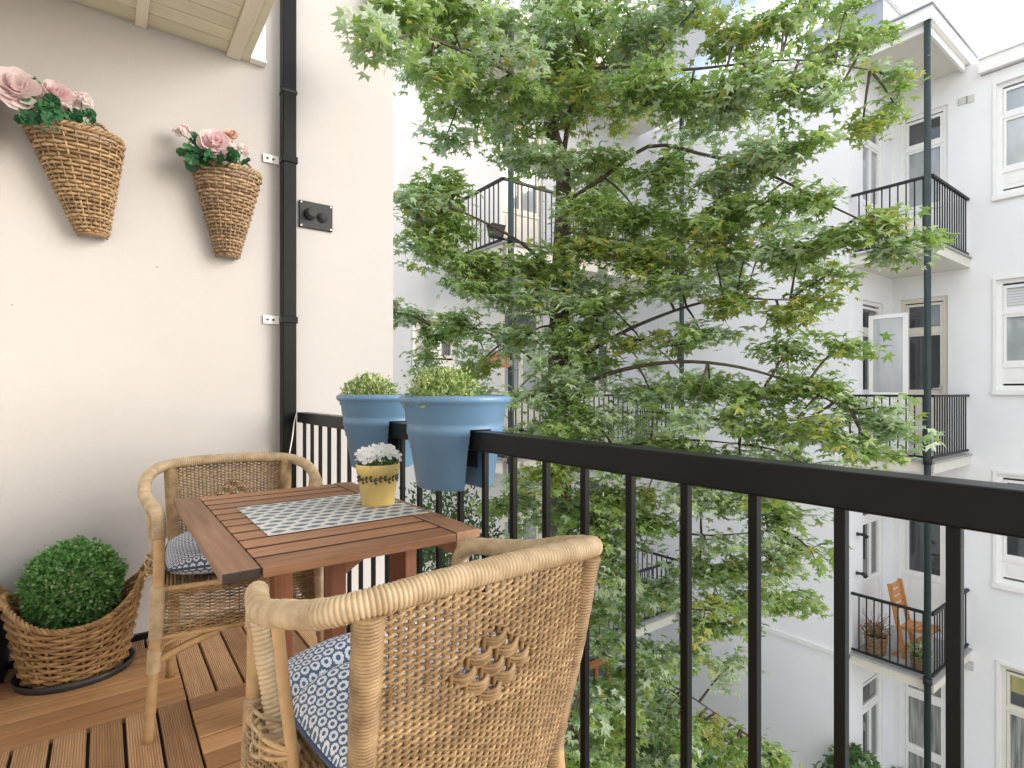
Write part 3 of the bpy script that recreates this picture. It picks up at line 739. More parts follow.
def opening(kind, bld, mp, h, rows, fmat=None, sill=True, fw=.06, handle=False, cols=1):
    # rows: list of (z0, z1, content) ; content = material for a pane, or 'panel'
    a0, a1, z0, z1 = h; fmat = fmat or m_trim; q = MB(); d0, d1 = -.095, -.035
    mbox(q, mp, a0, a0+fw, d0, d1, z0, z1); mbox(q, mp, a1-fw, a1, d0, d1, z0, z1)
    mbox(q, mp, a0+fw, a1-fw, d0, d1, z1-fw, z1); mbox(q, mp, a0+fw, a1-fw, d0, d1, z0, z0+fw)
    mbox(q, mp, a0-.01, a1+.01, -.13, -.101, z0-.01, z1+.01, 1)
    zs = [r_[0] for r_ in rows[1:]] if rows[0][0] < rows[-1][0] else []
    for zz in zs: mbox(q, mp, a0+fw, a1-fw, d0, d1+.004, zz-.03, zz+.03)
    panes = []
    for (b0, b1, cont) in rows:
        b0 += .03; b1 -= .03; n = cols if cont != 'panel' and b1-b0 > .7 else 1
        for k in range(n):
            c0 = a0+fw + (a1-a0-2*fw)*k/n; c1 = a0+fw + (a1-a0-2*fw)*(k+1)/n
            s = .042                        # casement profile
            if cont == 'panel':
                mbox(q, mp, c0, c1, d0, d1-.012, b0, b1); mbox(q, mp, c0+.06, c1-.06, d0, d1-.004, b0+.06, b1-.06)
            else:
                mbox(q, mp, c0+.004, c0+s, d0, d1-.008, b0, b1); mbox(q, mp, c1-s, c1-.004, d0, d1-.008, b0, b1)
                mbox(q, mp, c0+s, c1-s, d0, d1-.008, b0, b0+s); mbox(q, mp, c0+s, c1-s, d0, d1-.008, b1-s, b1)
                panes.append((c0+s, c1-s, b0+s, b1-s, cont))
    w_ = q.build(kind, [fmat, m_void], bld)
    for (c0, c1, b0, b1, mm) in panes:
        p = MB(); mbox(p, mp, c0+.001, c1-.001, -.085, -.072, b0+.001, b1-.001); p.build('pane', mm, w_)
    if sill:
        p = MB(); mbox(p, mp, a0-.05, a1+.05, -.03, .055, z0-.075, z0-.003); p.build('sill', m_trim, w_)
        p = MB(); sw = .045
        mbox(p, mp, a0-sw, a0-.002, -.01, .022, z0, z1+sw); mbox(p, mp, a1+.002, a1+sw, -.01, .022, z0, z1+sw); mbox(p, mp, a0-.001, a1+.001, -.01, .022, z1+.002, z1+sw)
        p.build('surround', m_trim, w_)
    if handle:
        p = MB(); a = a0+fw+.03; z = z0+.98
        pts = [mp(a, -.034, z), mp(a, .01, z), mp(a+.1, .012, z)]; p.sweep(pts, .011, 8); mbox(p, mp, a-.02, a+.02, -.036, -.028, z-.08, z+.06); p.build('handle', m_steel, w_)
    return w_

# --- building on the right: main front at x = U2, wing at x = U1 with an end wall at y = VE
U2, U1, VE, VB, UB = 10.81, 9.10, 3.66, 2.635, 9.19
V3 = 7.30
FL = [3.20, .15, -2.87, -5.9]              # floor levels
rb = thing('apartment_building', (10.8, 3, -5.9), 'white rendered apartment building on the right with stacked corner balconies', 'building')
mU2, mU1, mVE = mapU(U2), mapU(U1), mapV(VE)
winz = [(4.06, 5.74), (1.14, 2.79), (-1.76, -.12)]
hR = [(1.15, 2.29, a, b) for a, b in winz] + [(1.15, 2.25, -5.2, -2.98)]
hR += [(-1.6, -.4, a, b) for a, b in winz]
hD = [(2.89, 3.545, f+.03, f+2.50) for f in FL]
q = MB(); holed(q, mU2, -4.5, VE, -5.9, 5.94, hR + hD)
hE = [(9.62, 10.42, f+.03, f+2.42) for f in FL]
holed(q, mVE, U1, U2, -5.9, 6.42, hE)
holed(q, mU1, VE, V3+1.5, -5.9, 6.42, [])
q.add([(U2, -4.5, 5.94), (16, -4.5, 5.94), (16, VE, 5.94), (U2, VE, 5.94)], [[0, 1, 2, 3]], 0, False)
q.add([(U1, VE, 6.42), (16, VE, 6.42), (16, V3+1.5, 6.42), (U1, V3+1.5, 6.42)], [[0, 1, 2, 3]], 0, False)
q.add([(U2, -4.5, -5.9), (16, -4.5, -5.9), (16, -4.5, 5.94), (U2, -4.5, 5.94)], [[0, 1, 2, 3]], 0, False)
q.box(U2, U2+.3, VB-.16, VE-.001, 5.941, 6.19); q.build('wall', m_fac, rb)
for (a, b) in winz:
    z = b - a; mid = a + z*.70
    up, lo = (m_blind, m_glass2) if b < 3 and b > 0 else (m_glass2, m_glassw)  # middle window's lower pane: whitish reflection put into its base colour
    if b < 0: up, lo = m_glass, m_glass
    for h in ((1.15, 2.29, a, b), (-1.6, -.4, a, b)):
        opening('window', rb, mU2, h, [(a+.06, a+.36, 'panel'), (a+.36, mid, lo), (mid, b-.06, up)], m_trim)
w_ = opening('window', rb, mU2, (1.15, 2.25, -5.2, -2.98), [(-5.14, -3.62, m_curt), (-3.62, -3.04, m_glass)], m_cream)
p = MB(); mbox(p, mU2, 1.26, 2.14, -.07, -.066, -3.36, -3.12); p.build('roller_blind', m_gb, w_)
for i, f in enumerate(FL):
    if i == 3: opening('door', rb, mU2, hD[i], [(f+.09, f+1.05, m_curt), (f+1.05, f+1.98, m_curt), (f+1.98, f+2.44, m_curt)], m_trim, False)
    else: opening('door', rb, mU2, hD[i], [(f+.09, f+.92, 'panel'), (f+.92, f+1.95, m_glass if i else m_glass2), (f+1.95, f+2.44, m_glass)], m_cream if i == 1 else m_trim, False, .07, handle=(i == 1))
    opening('door', rb, mVE, hE[i], [(f+.09, f+.92, 'panel'), (f+.92, f+1.92, m_glass2 if i == 0 else m_glass), (f+1.92, f+2.36, m_glass)], m_trim, False, .06, cols=2)
# the open casement of the middle balcony's end-wall door
q = MB(); x0, y0, y1, z0, z1 = 9.70, 3.08, 3.60, .2, 2.30
q.box(x0-.02, x0+.02, y0, y0+.06, z0, z1); q.box(x0-.02, x0+.02, y1-.06, y1, z0, z1); q.box(x0-.02, x0+.02, y0+.06, y1-.06, z1-.06, z1)
q.box(x0-.02, x0+.02, y0+.06, y1-.06, z0, z0+.12); q.box(x0-.02, x0+.02, y0+.06, y1-.06, 1.02, 1.10); q.box(x0-.012, x0+.012, y0+.06, y1-.06, z0+.12, 1.02)
w_ = q.build('open_door', m_trim, rb)
MB().box(x0-.004, x0+.004, y0+.061, y1-.061, 1.101, z1-.061).build('pane', m_glassw, w_)
# cornice, canopy, ledges, vents
q = MB(); q.box(U2-.10, U2+.3, -4.5, VB-.15, 5.96, 6.16); q.box(U2-.13, U2+.3, -4.5, VB-.15, 6.161, 6.185); q.build('cornice', m_trim, rb)
q = MB(); q.box(UB-.15, U2+.3, VB-.04, VE+.6, 6.20, 6.38); q.box(UB-.02, U2-.02, VB+.07, VE-.02, 6.16, 6.199, 1); q.box(UB-.18, U2+.3, VB-.07, VE+.6, 6.381, 6.405, 2)
q.box(UB-.055, UB-.021, VB+.03, VE-.02, 6.1, 6.199); q.box(UB-.02, U2-.02, VB+.03, VB+.069, 6.1, 6.199)
q.build('canopy_roof', [m_trim, m_cream, m_zinc], rb)
MB().box(U1-.035, U1+.05, VE+.0, V3+.5, -2.97, -2.9).build('ledge', m_trim, rb)
MB().box(U1-.05, U1+.1, VE+.1, V3+1.4, 6.421, 6.6).build('parapet', m_trim, rb)
for (px, py, w_, h_) in ((963, 101, .12, .11), (970.5, 99, .10, .11), (963, 663.5, .26, .14)):
    t = (px-512)/550; D = U2/(.5968+.8024*t); p = at(px, py, D); q = MB(); k = 5
    mbox(q, mU2, p[1]-w_/2, p[1]+w_/2, -.01, .012, p[2]-h_/2, p[2]+h_/2)
    for i in range(k): mbox(q, mU2, p[1]-w_/2+.012, p[1]+w_/2-.012, .0125, .02, p[2]-h_/2+.012+i*(h_-.02)/k, p[2]-h_/2+.02+i*(h_-.02)/k, 1)
    q.build('vent', [m_steel, m_trim], rb)
for i, f in enumerate(FL[:3]):
    q = MB(); q.box(UB-.03, U2-.002, VB-.03, VE-.002, f-.17, f-.03); q.box(UB-.055, U2-.002, VB-.055, VE-.002, f-.029, f-.004, 1)
    q.build('balcony_slab', [m_cream, m_conc], rb)
# grey dormer and chimney behind
c = at(868, 30, 10.6)
d_ = thing('roof_dormer', (c[0], c[1], 6.4), 'grey zinc dormer on the roof behind the tree top', 'dormer')
MB().box(c[0]-.45, c[0]+1.2, c[1]-.42, c[1]+.9, 6.61, c[2]+.2).build('body', m_zinc, d_)
MB().box(c[0]-.52, c[0]+1.3, c[1]-.49, c[1]+1.0, c[2]+.201, c[2]+.27).build('roof', m_trim, d_)
c = at(856, 8, 11.5)
d_ = thing('chimney', (c[0], c[1], 6.4), 'small chimney with grey cowl at the top edge above the dormer', 'chimney')
MB().box(c[0]-.3, c[0]+.3, c[1]-.1, c[1]+.5, 6.61, c[2]+.25).build('stack', m_fac2, d_)
q = MB(); q.lathe([[.1, 0], [.1, .35], [.16, .36], [.16, .42], [0, .5]], (c[0], c[1]-.35, 6.61), 16); q.lathe([[.12, 0], [.12, .45], [.15, .46], [.05, .6], [0, .6]], (c[0], c[1]+.1, c[2]+.251), 16); q.build('cowl', m_zinc, d_)

def railing(name_label, pts, zt, zb, group, step, mat):
    o = thing('metal_railing', (pts[0][0], pts[0][1], zb), name_label, 'railing', group)
    for (a, b) in zip(pts[:-1], pts[1:]):
        a = np.array(a, float); b = np.array(b, float); L = np.linalg.norm(b-a); n = max(1, round(L/step))
        MB().bar((*a, zt), (*b, zt), .045, .035).build('top_rail', mat, o)
        MB().bar((*a, zb+.05), (*b, zb+.05), .03, .03).build('bottom_rail', mat, o)
        for k in range(1, n):
            p = a + (b-a)*k/n; MB().box(p[0]-.0075, p[0]+.0075, p[1]-.0075, p[1]+.0075, zb+.066, zt-.018).build('baluster', mat, o)
    return o
lv = ['top', 'middle', 'lowest']
pr = railing('x', [(UB, VE-.01), (UB, VB), (U2-.01, VB)], 4.10, 3.20, 'railings of the right corner balconies', .105, m_iron)
rl = [pr]
for k in (1, 2):
    d_ = dup(pr); d_.location.z = FL[k]; rl.append(d_)
for d_, t_ in zip(rl, ('dark iron railing of the topmost right balcony, under the white canopy roof', 'dark iron railing of the middle right balcony, below the open glass door', 'dark iron railing of the lowest right balcony, in front of the orange wooden chair')): d_['label'] = t_
def pole(x, y, z1, label, r=.042):
    o = thing('support_pole', (x, y, -5.9), label, 'pole', 'poles carrying the courtyard balconies'); q = MB(); q.sweep([(x, y, -5.9), (x, y, 0), (x, y, z1)], r, 14); q.build('shaft', m_green, o)
    for f in FL[:3]:
        q = MB(); q.sweep([(x, y, f-.04), (x, y, f+.05)], r+.012, 14); q.build('collar', m_iron, o)
pole(UB-.105, VB+.02, 6.2, 'slim dark green pole at the outer corner of the right balconies')

# --- building at the back left: front facing -y at y = V3
lb = thing('apartment_building', (6, 8, -5.9), 'white apartment building behind the tree with long railed balconies', 'building')
mV3 = mapV(V3)
hs = []
for f in FL:
    hs += [(5.2, 6.1, f+.03, f+2.4), (7.05, 7.85, f+.03, f+2.45)]
for f in FL[1:3]: hs.append((3.66, 4.39, f+1.38, f+2.06))
hs += [(5.2, 6.1, 6.3, 8.6), (7.05, 7.85, 6.3, 8.6)]
q = MB(); holed(q, mV3, .5, U1+.0, -5.9, 9.6, hs); q.box(.5, U1+3, V3+.13, V3+3, 9.601, 9.8)
q.add([(.5, V3, -5.9), (.5, V3+3, -5.9), (.5, V3+3, 9.6), (.5, V3, 9.6)], [[3, 2, 1, 0]], 0, False); q.build('wall', m_fac2, lb)
for h in hs:
    f = h[2]-.03
    if h[1]-h[0] < .79 and h[3]-h[2] < 1: opening('window', lb, mV3, h, [(h[2]+.06, h[3]-.06, m_glass)], m_cream)
    elif f > 6: opening('window', lb, mV3, h, [(h[2]+.06, h[2]+1.6, m_glass2), (h[2]+1.6, h[3]-.06, m_glass)], m_cream, False)
    else:
        og = (f < -5 and h[0] > 7)
        opening('door', lb, mV3, h, [(f+.09, f+.9, 'panel'), (f+.9, f+1.9, m_glass if h[0] > 7 else m_glass2), (f+1.9, h[3]-.06, m_glass)], m_orange if og else m_cream, False, .07, cols=2)
for f in FL[:3]:
    q = MB(); q.box(4.46, 8.45, 6.22, V3-.002, f-.19, f-.03); q.box(4.43, 8.48, 6.19, V3-.002, f-.029, f-.004, 1); q.build('balcony_slab', [m_cream, m_conc], lb)
q = MB(); q.box(4.3, 8.6, 6.05, V3-.002, 6.22, 6.42); q.build('canopy_roof', m_cream, lb)
pr = railing('x', [(4.5, V3-.01), (4.5, 6.26), (8.41, 6.26), (8.41, V3-.01)], 4.10, 3.20, 'railings of the long balconies behind the tree', .112, m_iron)
rl = [pr]
for k in (1, 2): d_ = dup(pr); d_.location.z = FL[k]; rl.append(d_)
for d_, t_ in zip(rl, ('long dark railing seen above eye level through the upper branches', 'long dark railing at eye level behind the middle of the tree', 'long dark railing below eye level, seen between the black balusters')): d_['label'] = t_
pole(4.54, 6.13, 6.22, 'dark pole left of the tree trunk, at the balcony corner')
pole(8.37, 6.13, 6.22, 'dark pole right of the tree trunk, half hidden by leaves')
c = at(496, 231, 7.62); o = thing('box_planter', tuple(c), 'small black planter hooked on the upper left balcony railing beside the pole', 'planter')
q = MB(); a_, b_ = .085, .105
q.hexa([c + k for k in ([-a_,-.06,-.09],[a_,-.06,-.09],[a_,.06,-.09],[-a_,.06,-.09],[-b_,-.075,.06],[b_,-.075,.06],[b_,.075,.06],[-b_,.075,.06])]); q.build('tub', m_void, o)
q = MB(); q.box(c[0]-.112, c[0]+.112, c[1]-.082, c[1]+.082, c[2]+.061, c[2]+.078); q.build('rim', m_void, o)
c = at(499, 359, 7.55)
o = thing('hanging_box', tuple(c), 'small terracotta red slatted box hanging beside the left balcony pole', 'box')
q = MB()
for k in range(3): q.box(c[0]-.13, c[0]+.13, c[1]-.08, c[1]+.08, c[2]-.11+k*.075, c[2]-.05+k*.075)
q.box(c[0]-.11, c[0]+.11, c[1]-.06, c[1]+.06, c[2]-.10, c[2]+.10, 0); q.build('slats', m_terra, o)
q = MB(); q.sweep([c + [0, 0, .1], c + [.05, .1, .3]], .006, 5); q.build('hook', m_iron, o)

# things on and around the lowest right balcony
zf = FL[2]
def foldchair(x, y):
    o = thing('folding_chair', (x, y, zf), 'orange wooden folding chair on the lowest right balcony', 'chair')
    # faces -y: backrest towards +y
    for s in (-.2, .2):
        MB().bar((x+s, y+.06, zf), (x+s, y+.26, zf+1.06), .03, .06).build('back_frame', m_orange, o)
        MB().bar((x+s*.85, y+.22, zf), (x+s*.85, y-.26, zf+.46), .03, .045).build('leg', m_orange, o)
        MB().bar((x+s*.85, y-.27, zf+.47), (x+s*.85, y+.14, zf+.43), .03, .03).build('seat_rail', m_orange, o)
    for k in range(6):
        MB().box(x-.19, x+.19, y-.27+k*.068, y-.215+k*.068, zf+.487-k*.006, zf+.503-k*.006).build('seat_slat', m_orange, o)
    for k in range(4):
        t = .66 + k*.095; MB().bar((x-.2, y+.06+.2*t+.012, zf+1.06*t), (x+.2, y+.06+.2*t+.012, zf+1.06*t), .075, .015, up=(0, 1, -.19)).build('back_slat', m_orange, o)
foldchair(9.78, 3.02)
def wbasket(x, y, r, h, label, dry):
    c = np.array([x, y, zf]); o = thing('plant_basket', tuple(c), label, 'basket', 'baskets on the lowest right balcony')
    loop_weave(lambda a, t: c + np.array([r*(.8+.2*t)*cos(a), r*(.8+.2*t)*sin(a), .01+h*t]), 16, 11, h/24, .006, 'woven_side', m_cone, o, stake_r=.006)
    q = MB(); q.lathe([[0, 0], [r*.9, 0]], c + [0, 0, h*.85], 20); q.build('soil', m_soil, o)
    d_ = thing('dry_plant' if dry else 'trailing_plant', tuple(c + [0, 0, h*.85]), 'dry beige twigs sticking out of the larger balcony basket' if dry else 'straw coloured leafy plant in the smaller balcony basket', 'plant')
    q = MB()
    for k in range(34):
        a = k*2.4; L = random.uniform(.15, .42 if dry else .25)
        q.sweep(cr([c + [0, 0, h*.85], c + [r*.6*cos(a), r*.6*sin(a), h + L*.5], c + [r*1.25*cos(a), r*1.25*sin(a), h*.8 + L]], 8), [.006]*4 + [.003]*4, 5)
    ball_leaves(q, c + [0, 0, h+.06], (r, r, .12), 140, .06)
    q.build('twigs', m_vari if not dry else m_stake, d_)
wbasket(9.46, 3.42, .15, .26, 'larger brown basket at the inner end of the lowest right balcony', True)
wbasket(9.42, 2.84, .12, .18, 'smaller brown basket at the outer corner of the lowest right balcony', False)
for (x, z, lab) in ((9.40, -1.10, 'upper of two small dark wall lamps beside the lowest balcony door'), (9.38, -1.70, 'lower of two small dark wall lamps beside the lowest balcony door')):
    o = thing('wall_lamp', (x, VE, z), lab, 'wall lamp', 'wall lamps by the lowest balcony door'); q = MB(); q.sweep([(x, VE, z), (x, VE-.03, z)], .028, 12); q.build('base', m_grey, o)
    q = MB(); q.sweep([(x, VE-.03, z), (x-.01, VE-.10, z+.01), (x-.03, VE-.15, z-.02)], [.016, .03, .034], 12); q.build('head', m_iron, o)

# ------------------------------------------------------------------ ground and garden
tag(MB().box(-60, 80, -60, 80, -6.3, -5.9).build('ground', m_ground), kind='structure')
def shrub(px, py, D, r, N, label, mat, size=.11, zr=1.):
    c = at(px, py, D); b = np.array([c[0], c[1], -5.9]); o = thing('garden_shrub', tuple(b), label, 'shrub', 'shrubs in the courtyard garden')
    q = MB(); hz = (c[2] + 5.9)
    for k in range(7): a = k*.9; q.sweep(cr([b, b + [r*.3*cos(a), r*.3*sin(a), hz*.5], c + [r*.6*cos(a), r*.6*sin(a), r*.2]], 10), np.linspace(.05, .012, 10), 6)
    q.build('stems', m_bark, o); q = MB()
    for k in range(9):
        u = unit(1)[0]*[.55, .55, .5*zr]; ball_leaves(q, c + u*r, (r*.55, r*.55, r*.5*zr), N//9, size, .6, STAR if size > .07 else OVAL, STARF if size > .07 else OVALF, .15)
    q.build('foliage', mat, o)
shrub(848, 775, 8.3, .42, 900, 'bright green shrub at the foot of the right building corner', m_bush, .12)
shrub(628, 735, 8.2, .95, 1900, 'pale green garden shrub seen between the balusters right of the chair back', m_bush, .13)
shrub(705, 790, 7.2, .75, 1300, 'loose garden shrub low before the blank white wall', m_bush, .13)
shrub(560, 800, 7.0, .9, 1300, 'garden shrub low behind the right edge of the woven chair back', m_bush, .13)
shrub(438, 560, 5.2, .62, 3000, 'dark fine leaved shrub below the blue planters', m_tree2, .055, 1.3)
shrub(380, 575, 6.2, .6, 1500, 'dark fine leaved shrub behind the yellow pot and balusters', m_tree2, .055, 1.2)
shrub(915, 790, 9.2, .55, 700, 'low green hedge shrub under the lowest right balcony', m_bush, .1, .6)
o = thing('terracotta_pot', tuple(at(648, 720, 8.9)*[1, 1, 0] + [0, 0, -5.9]), 'orange flowering stand glimpsed low through the tree', 'plant')
c = at(648, 720, 8.6); q = MB(); q.lathe([[0, 0], [.2, 0], [.28, .5], [.3, .5], [.26, .48], [0, .45]], (c[0], c[1], -5.9), 20); q.build('pot', m_terra, o)
q = MB(); q.sweep([(c[0], c[1], -5.45), c], .03, 6); q.build('stem', m_bark, o); q = MB(); ball_leaves(q, c, (.25, .25, .25), 200, .12); q.build('blossoms', m_apri, o)

# ------------------------------------------------------------------ the tree
tree = thing('courtyard_tree', (3.2, 3.62, -5.9), 'tall leafy green tree with a slender dark trunk in the courtyard', 'tree')
tk = MB()
trunkP = np.array([(3.22, 3.66, -5.9), at(566, 700, 4.85), at(562, 540, 4.8), at(558, 390, 4.8), at(561, 270, 4.8), at(563, 170, 4.82), at(549, 120, 4.85), at(545, 30, 4.9), at(552, -80, 4.95), at(560, -200, 5.0)])
tk.sweep(cr(trunkP, 60), np.interp(np.linspace(0, 1, 60), [0, .45, .62, .8, 1], [.155, .098, .085, .05, .012]), 12)
LIMBS = []
def limb(pts, r0):
    P = cr([at(*p) for p in pts], 22); LIMBS.append(P); tk.sweep(P, np.linspace(r0*.62, r0*.12, 22), 8)
limb([(558, 375, 4.8), (600, 345, 4.7), (650, 320, 4.5), (715, 300, 4.3), (790, 300, 4.1)], .035)
limb([(558, 400, 4.8), (592, 380, 4.6), (640, 366, 4.4), (700, 362, 4.1), (770, 375, 3.9), (850, 410, 3.8)], .036)
limb([(560, 205, 4.8), (600, 180, 4.7), (650, 146, 4.6), (705, 155, 4.4), (760, 170, 4.2), (850, 215, 4.0), (915, 240, 3.95)], .034)
limb([(561, 170, 4.8), (575, 90, 4.9), (600, 20, 5.0), (630, -70, 5.1)], .04)
limb([(548, 110, 4.85), (590, 70, 4.6), (680, 70, 4.3), (790, 60, 4.0), (870, 70, 3.9)], .03)
limb([(560, 285, 4.8), (530, 250, 4.6), (490, 225, 4.4), (440, 205, 4.2), (405, 210, 4.1)], .03)
limb([(558, 350, 4.8), (545, 300, 4.6), (520, 270, 4.4), (480, 255, 4.2)], .022)
limb([(557, 400, 4.8), (540, 370, 4.9), (520, 350, 5.0), (480, 330, 5.2), (430, 325, 5.4)], .026)
limb([(552, 130, 4.85), (520, 80, 4.5), (470, 55, 4.0), (420, 35, 3.4), (385, 42, 2.75)], .03)
limb([(548, 70, 4.9), (510, 20, 4.7), (450, -20, 4.4)], .025)
limb([(562, 470, 4.8), (610, 450, 4.6), (680, 440, 4.4), (750, 445, 4.2)], .03)
limb([(563, 520, 4.8), (620, 520, 4.6), (700, 535, 4.4), (780, 530, 4.2)], .028)
limb([(565, 600, 4.8), (630, 590, 4.6), (700, 610, 4.4), (760, 600, 4.3)], .028)
limb([(566, 640, 4.85), (620, 660, 4.7), (680, 690, 4.6), (740, 730, 4.5)], .026)
limb([(562, 560, 4.8), (540, 620, 4.4), (580, 690, 4.1)], .02)
limb([(558, 440, 4.8), (530, 440, 5.2), (500, 410, 5.6)], .02)
limb([(562, 230, 4.8), (620, 240, 5.3), (700, 235, 5.7), (770, 250, 6.0)], .028)
limb([(547, 100, 4.85), (600, 110, 5.4), (700, 110, 5.9)], .026)
CL = [  # px, py, D, horizontal radius, vertical radius, leaves
 (383,45,2.72,.13,.10,110),(412,28,3.3,.22,.10,190),(445,15,3.8,.3,.14,280),(430,75,3.7,.22,.08,150),(490,25,4.2,.42,.18,420),(545,40,4.6,.45,.2,420),(590,15,4.7,.5,.2,420),(640,35,4.6,.45,.2,380),(690,15,4.5,.45,.2,360),(735,40,4.3,.36,.16,260),(785,20,4.2,.34,.16,190),(830,45,4.1,.24,.14,120),(800,5,4.6,.3,.2,140),(868,42,4.0,.16,.1,80),(845,12,4.2,.2,.12,80),
 (470,85,4.2,.34,.12,260),(520,95,4.4,.4,.16,330),(580,95,4.6,.36,.16,300),(630,90,4.4,.4,.14,340),(690,95,4.3,.42,.15,380),(740,95,4.2,.36,.14,280),(790,90,4.0,.3,.14,190),(838,95,3.9,.22,.13,120),(885,75,3.9,.14,.1,70),(895,105,3.9,.13,.1,60),(862,130,3.95,.16,.1,90),
 (420,205,4.1,.20,.13,210),(448,190,4.3,.26,.12,280),(455,228,4.3,.2,.13,250),(440,215,4.4,.24,.12,220),(432,245,4.2,.16,.09,140),(480,265,4.3,.28,.1,260),(445,140,4.5,.2,.07,110),(520,160,4.6,.24,.12,160),
 (600,155,4.6,.32,.12,240),(660,170,4.4,.36,.13,330),(710,180,4.3,.36,.14,330),(760,160,4.1,.3,.14,250),(800,145,4.0,.28,.12,210),(760,205,4.1,.34,.13,300),(640,215,4.5,.4,.14,400),(700,225,4.3,.38,.14,380),(815,200,4.0,.26,.12,190),
 (590,245,4.5,.34,.14,330),(540,268,4.5,.36,.1,330),(650,260,4.4,.36,.12,330),(745,255,4.2,.3,.12,230),(800,250,4.0,.3,.09,230),(850,240,3.95,.28,.09,230),(890,250,3.9,.24,.08,200),(922,238,3.9,.13,.06,90),(870,222,3.95,.2,.08,130),(830,275,3.95,.2,.06,90),
 (480,290,4.4,.26,.09,230),(530,300,4.4,.32,.12,330),(600,300,4.5,.4,.13,400),(460,325,4.9,.24,.08,160),(500,335,4.7,.26,.08,190),(415,315,5.5,.2,.12,160),(440,335,5.5,.22,.14,210),(425,360,5.5,.18,.1,120),(395,312,5.3,.12,.1,70),
 (680,285,4.3,.28,.1,190),(730,305,4.2,.26,.1,150),(780,315,4.1,.28,.1,180),(820,300,4.0,.22,.08,110),(840,345,3.9,.2,.08,100),(790,350,4.0,.28,.1,190),(700,330,4.3,.28,.09,160),(640,340,4.4,.26,.08,130),(590,360,4.6,.26,.1,160),
 (480,365,4.9,.22,.07,110),(540,395,4.3,.3,.12,260),(590,420,4.4,.36,.13,330),(650,390,4.4,.36,.11,280),(710,385,4.2,.36,.12,280),(760,395,4.0,.3,.11,230),(815,385,3.9,.28,.1,190),(860,410,3.8,.24,.1,190),(895,428,3.8,.16,.08,120),(850,440,3.8,.24,.08,160),(800,430,3.9,.3,.1,210),(740,425,4.1,.32,.1,210),
 (520,440,4.8,.28,.12,220),(510,500,4.9,.26,.12,200),(560,470,4.3,.3,.14,290),(620,460,4.3,.34,.14,320),(680,450,4.3,.34,.12,270),(740,465,4.1,.3,.1,210),(640,520,4.3,.34,.14,320),(600,500,4.3,.3,.14,290),(700,500,4.2,.26,.11,180),(745,500,4.1,.24,.08,120),(785,520,4.1,.22,.1,130),(800,545,4.1,.14,.08,60),
 (610,570,4.3,.3,.14,280),(650,590,4.4,.32,.14,290),(700,570,4.3,.26,.12,200),(735,570,4.2,.24,.13,190),(770,560,4.2,.22,.13,160),(775,605,4.2,.2,.12,140),(720,625,4.3,.24,.1,160),(700,650,4.4,.2,.08,110),(745,610,4.3,.2,.1,110),
 (600,640,4.3,.26,.13,220),(650,650,4.4,.28,.13,230),(580,700,4.2,.28,.14,240),(620,700,4.4,.28,.14,230),(665,715,4.5,.26,.13,190),(700,720,4.5,.22,.1,130),(600,750,4.3,.3,.14,250),(560,760,4.1,.3,.12,220),(735,745,4.5,.22,.11,150),(770,755,4.5,.18,.09,80),(650,765,4.6,.3,.14,230),(570,620,5.0,.3,.16,230),
 (575,330,4.35,.3,.14,280),(560,380,4.4,.3,.14,280),(570,420,4.3,.3,.14,280),(550,160,4.4,.3,.14,260),(580,520,4.35,.28,.14,260),(585,210,4.3,.3,.13,260),
 (610,200,5.6,.5,.16,300),(700,130,5.8,.5,.2,330),(760,80,5.6,.45,.2,260),(720,270,5.8,.45,.16,230),(650,440,5.6,.5,.16,260),(560,340,5.5,.4,.14,200),(520,120,5.4,.4,.16,220),(690,380,5.6,.4,.14,170),(620,60,5.6,.6,.25,360),(560,-40,5.0,.7,.3,420),(660,-50,5.0,.7,.3,420),(480,-40,4.6,.5,.25,260),(760,-40,4.6,.5,.25,260),(560,-150,5.0,.8,.4,420),(680,-140,5.1,.6,.3,260),(610,-260,5.0,.6,.35,260)]
for (px, py, D, rh, rv, N) in list(CL):
    if 400 < px < 870 and rh >= .22 and not (px > 650 and py < 330 and random.random() < .7) and not (450 < px < 560 and 150 < py < 235):
        CL.append((px + random.uniform(-26, 26), py + random.uniform(14, 40), D + random.uniform(-.3, .8), rh*.95, rv*1.15, int(N*.45)))
cm = MB(); allL = np.vstack(LIMBS + [cr(trunkP, 60)[22:]])
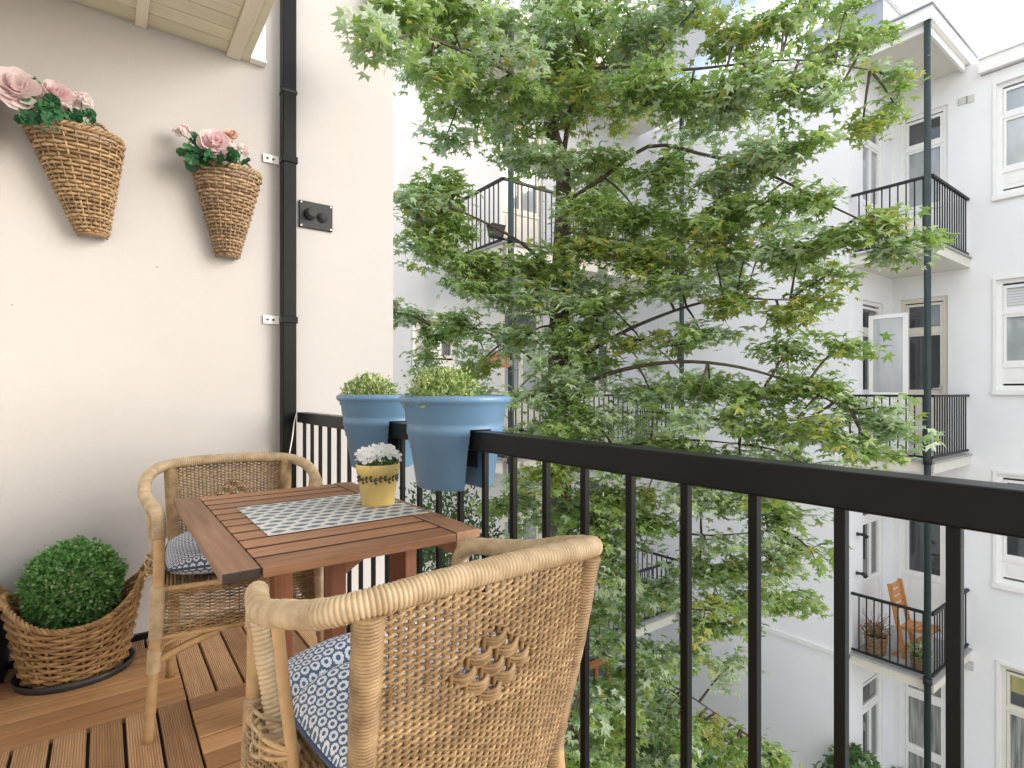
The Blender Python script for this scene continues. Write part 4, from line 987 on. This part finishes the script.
for (px, py, D, rh, rv, N) in CL:
    c = at(px, py, D)
    rh *= 1.08; N = int(N*1.65)
    # twigs from the nearest wood to the spray, then fanning out
    b = allL[np.argmin(((allL-c)*[1, 1, 1.3] * ((allL-c)*[1, 1, 1.3])).sum(1))]
    L = np.linalg.norm(c-b)
    if L > .05: tk.sweep(cr([b, (b+c)/2 + [0, 0, .06*L], c], 8), np.linspace(.011, .005, 8), 5)
    ns = max(4, int(N/34)); tips = []
    for k in range(ns):
        a = RNG.uniform(0, 2*pi); rr = rh*sqrt(RNG.random()); e = c + [rr*cos(a), rr*sin(a), RNG.normal(0, rv*.55) - .25*rv*(rr/rh)**2]
        tk.sweep([c, (c+e)/2 + [0, 0, .02], e], [.0045, .0032, .0016], 4); tips.append(e)
    tips = np.array(tips); ch = tips[RNG.integers(0, ns, N)]
    f = RNG.random((N, 1))**.6
    P = c + (ch - c)*f + RNG.normal(0, 1, (N, 3))*[.055, .055, .035]
    d = (ch - c)*[1, 1, .3]; d = d/(np.linalg.norm(d, axis=1)[:, None] + 1e-6)*.8 + unit(N)*[1, 1, .45] + [0, 0, -.22]
    w = RNG.random(N); pick = RNG.random(); lim = ((.85, .95), (.25, .93), (.35, .45))[0 if pick < .46 else 1 if pick < .84 else 2]
    sz = .036 + .064*RNG.random(N)**1.3
    for mi_, k_ in ((0, w < lim[0]), (1, (w >= lim[0]) & (w < lim[1])), (2, w >= lim[1])):
        if k_.any(): leaves(cm, P[k_], sz[k_], STAR, STARF, .42, d=d[k_], m=mi_)
tk.build('trunk', m_bark, tree); cm.build('crown', [m_tree, m_treep, m_treeg], tree)

# ------------------------------------------------------------------ sky, sun, camera
SUN = np.array([.62, -.66, .255]); SUN /= np.linalg.norm(SUN)
W = bpy.data.worlds.new('World'); S.world = W; W.use_nodes = True; nt = W.node_tree; bg = nt.nodes['Background']
sky = nt.nodes.new('ShaderNodeTexSky'); sky.sky_type = 'NISHITA'; sky.sun_disc = False
sky.sun_elevation = math.asin(SUN[2]); sky.sun_rotation = atan2(SUN[0], SUN[1]); sky.air_density = 1.; sky.dust_density = 2.5; sky.ozone_density = 1.
tc = nt.nodes.new('ShaderNodeTexCoord'); nz = nt.nodes.new('ShaderNodeTexNoise'); nz.inputs['Scale'].default_value = 2.2; nz.inputs['Detail'].default_value = 6
mp = nt.nodes.new('ShaderNodeMapping'); mp.inputs['Scale'].default_value = (1, 1, 2.2); nt.links.new(tc.outputs['Generated'], mp.inputs[0]); nt.links.new(mp.outputs[0], nz.inputs['Vector'])
mr = nt.nodes.new('ShaderNodeMapRange'); mr.inputs[1].default_value = .42; mr.inputs[2].default_value = .58; mr.inputs[3].default_value = .1; mr.inputs[4].default_value = .95
nt.links.new(nz.outputs['Fac'], mr.inputs[0])
mx = nt.nodes.new('ShaderNodeMix'); mx.data_type = 'RGBA'; mx.inputs[7].default_value = (7.2, 7.4, 7.8, 1)
nt.links.new(mr.outputs[0], mx.inputs[0]); nt.links.new(sky.outputs[0], mx.inputs[6]); nt.links.new(mx.outputs[2], bg.inputs[0]); bg.inputs[1].default_value = .135
L = bpy.data.lights.new('sun', 'SUN'); L.energy = 1.2; L.angle = R(38); L.color = (1, .98, .958)
lo = bpy.data.objects.new('sun', L); COL.objects.link(lo)
from mathutils import Vector
lo.rotation_euler = Vector(SUN).to_track_quat('Z', 'Y').to_euler(); lo.location = (5, -6, 12)
cam = bpy.data.cameras.new('camera'); cam.sensor_width = 36; cam.lens = 550/1024*36; cam.shift_y = 7/1024; cam.clip_start = .02; cam.clip_end = 400
co = bpy.data.objects.new('camera', cam); COL.objects.link(co); co.location = (0, 0, H); co.rotation_euler = (R(90), 0, R(-36.64)); S.camera = co
S.view_settings.view_transform = 'Standard'; S.view_settings.look = 'None'; S.view_settings.gamma = 1; S.view_settings.use_curve_mapping = False
S.view_settings.exposure = 1.45
S.render.engine = 'CYCLES'; S.cycles.max_bounces = 10; S.cycles.diffuse_bounces = 6; S.cycles.use_denoising = True
S.cycles.sample_clamp_indirect = 8
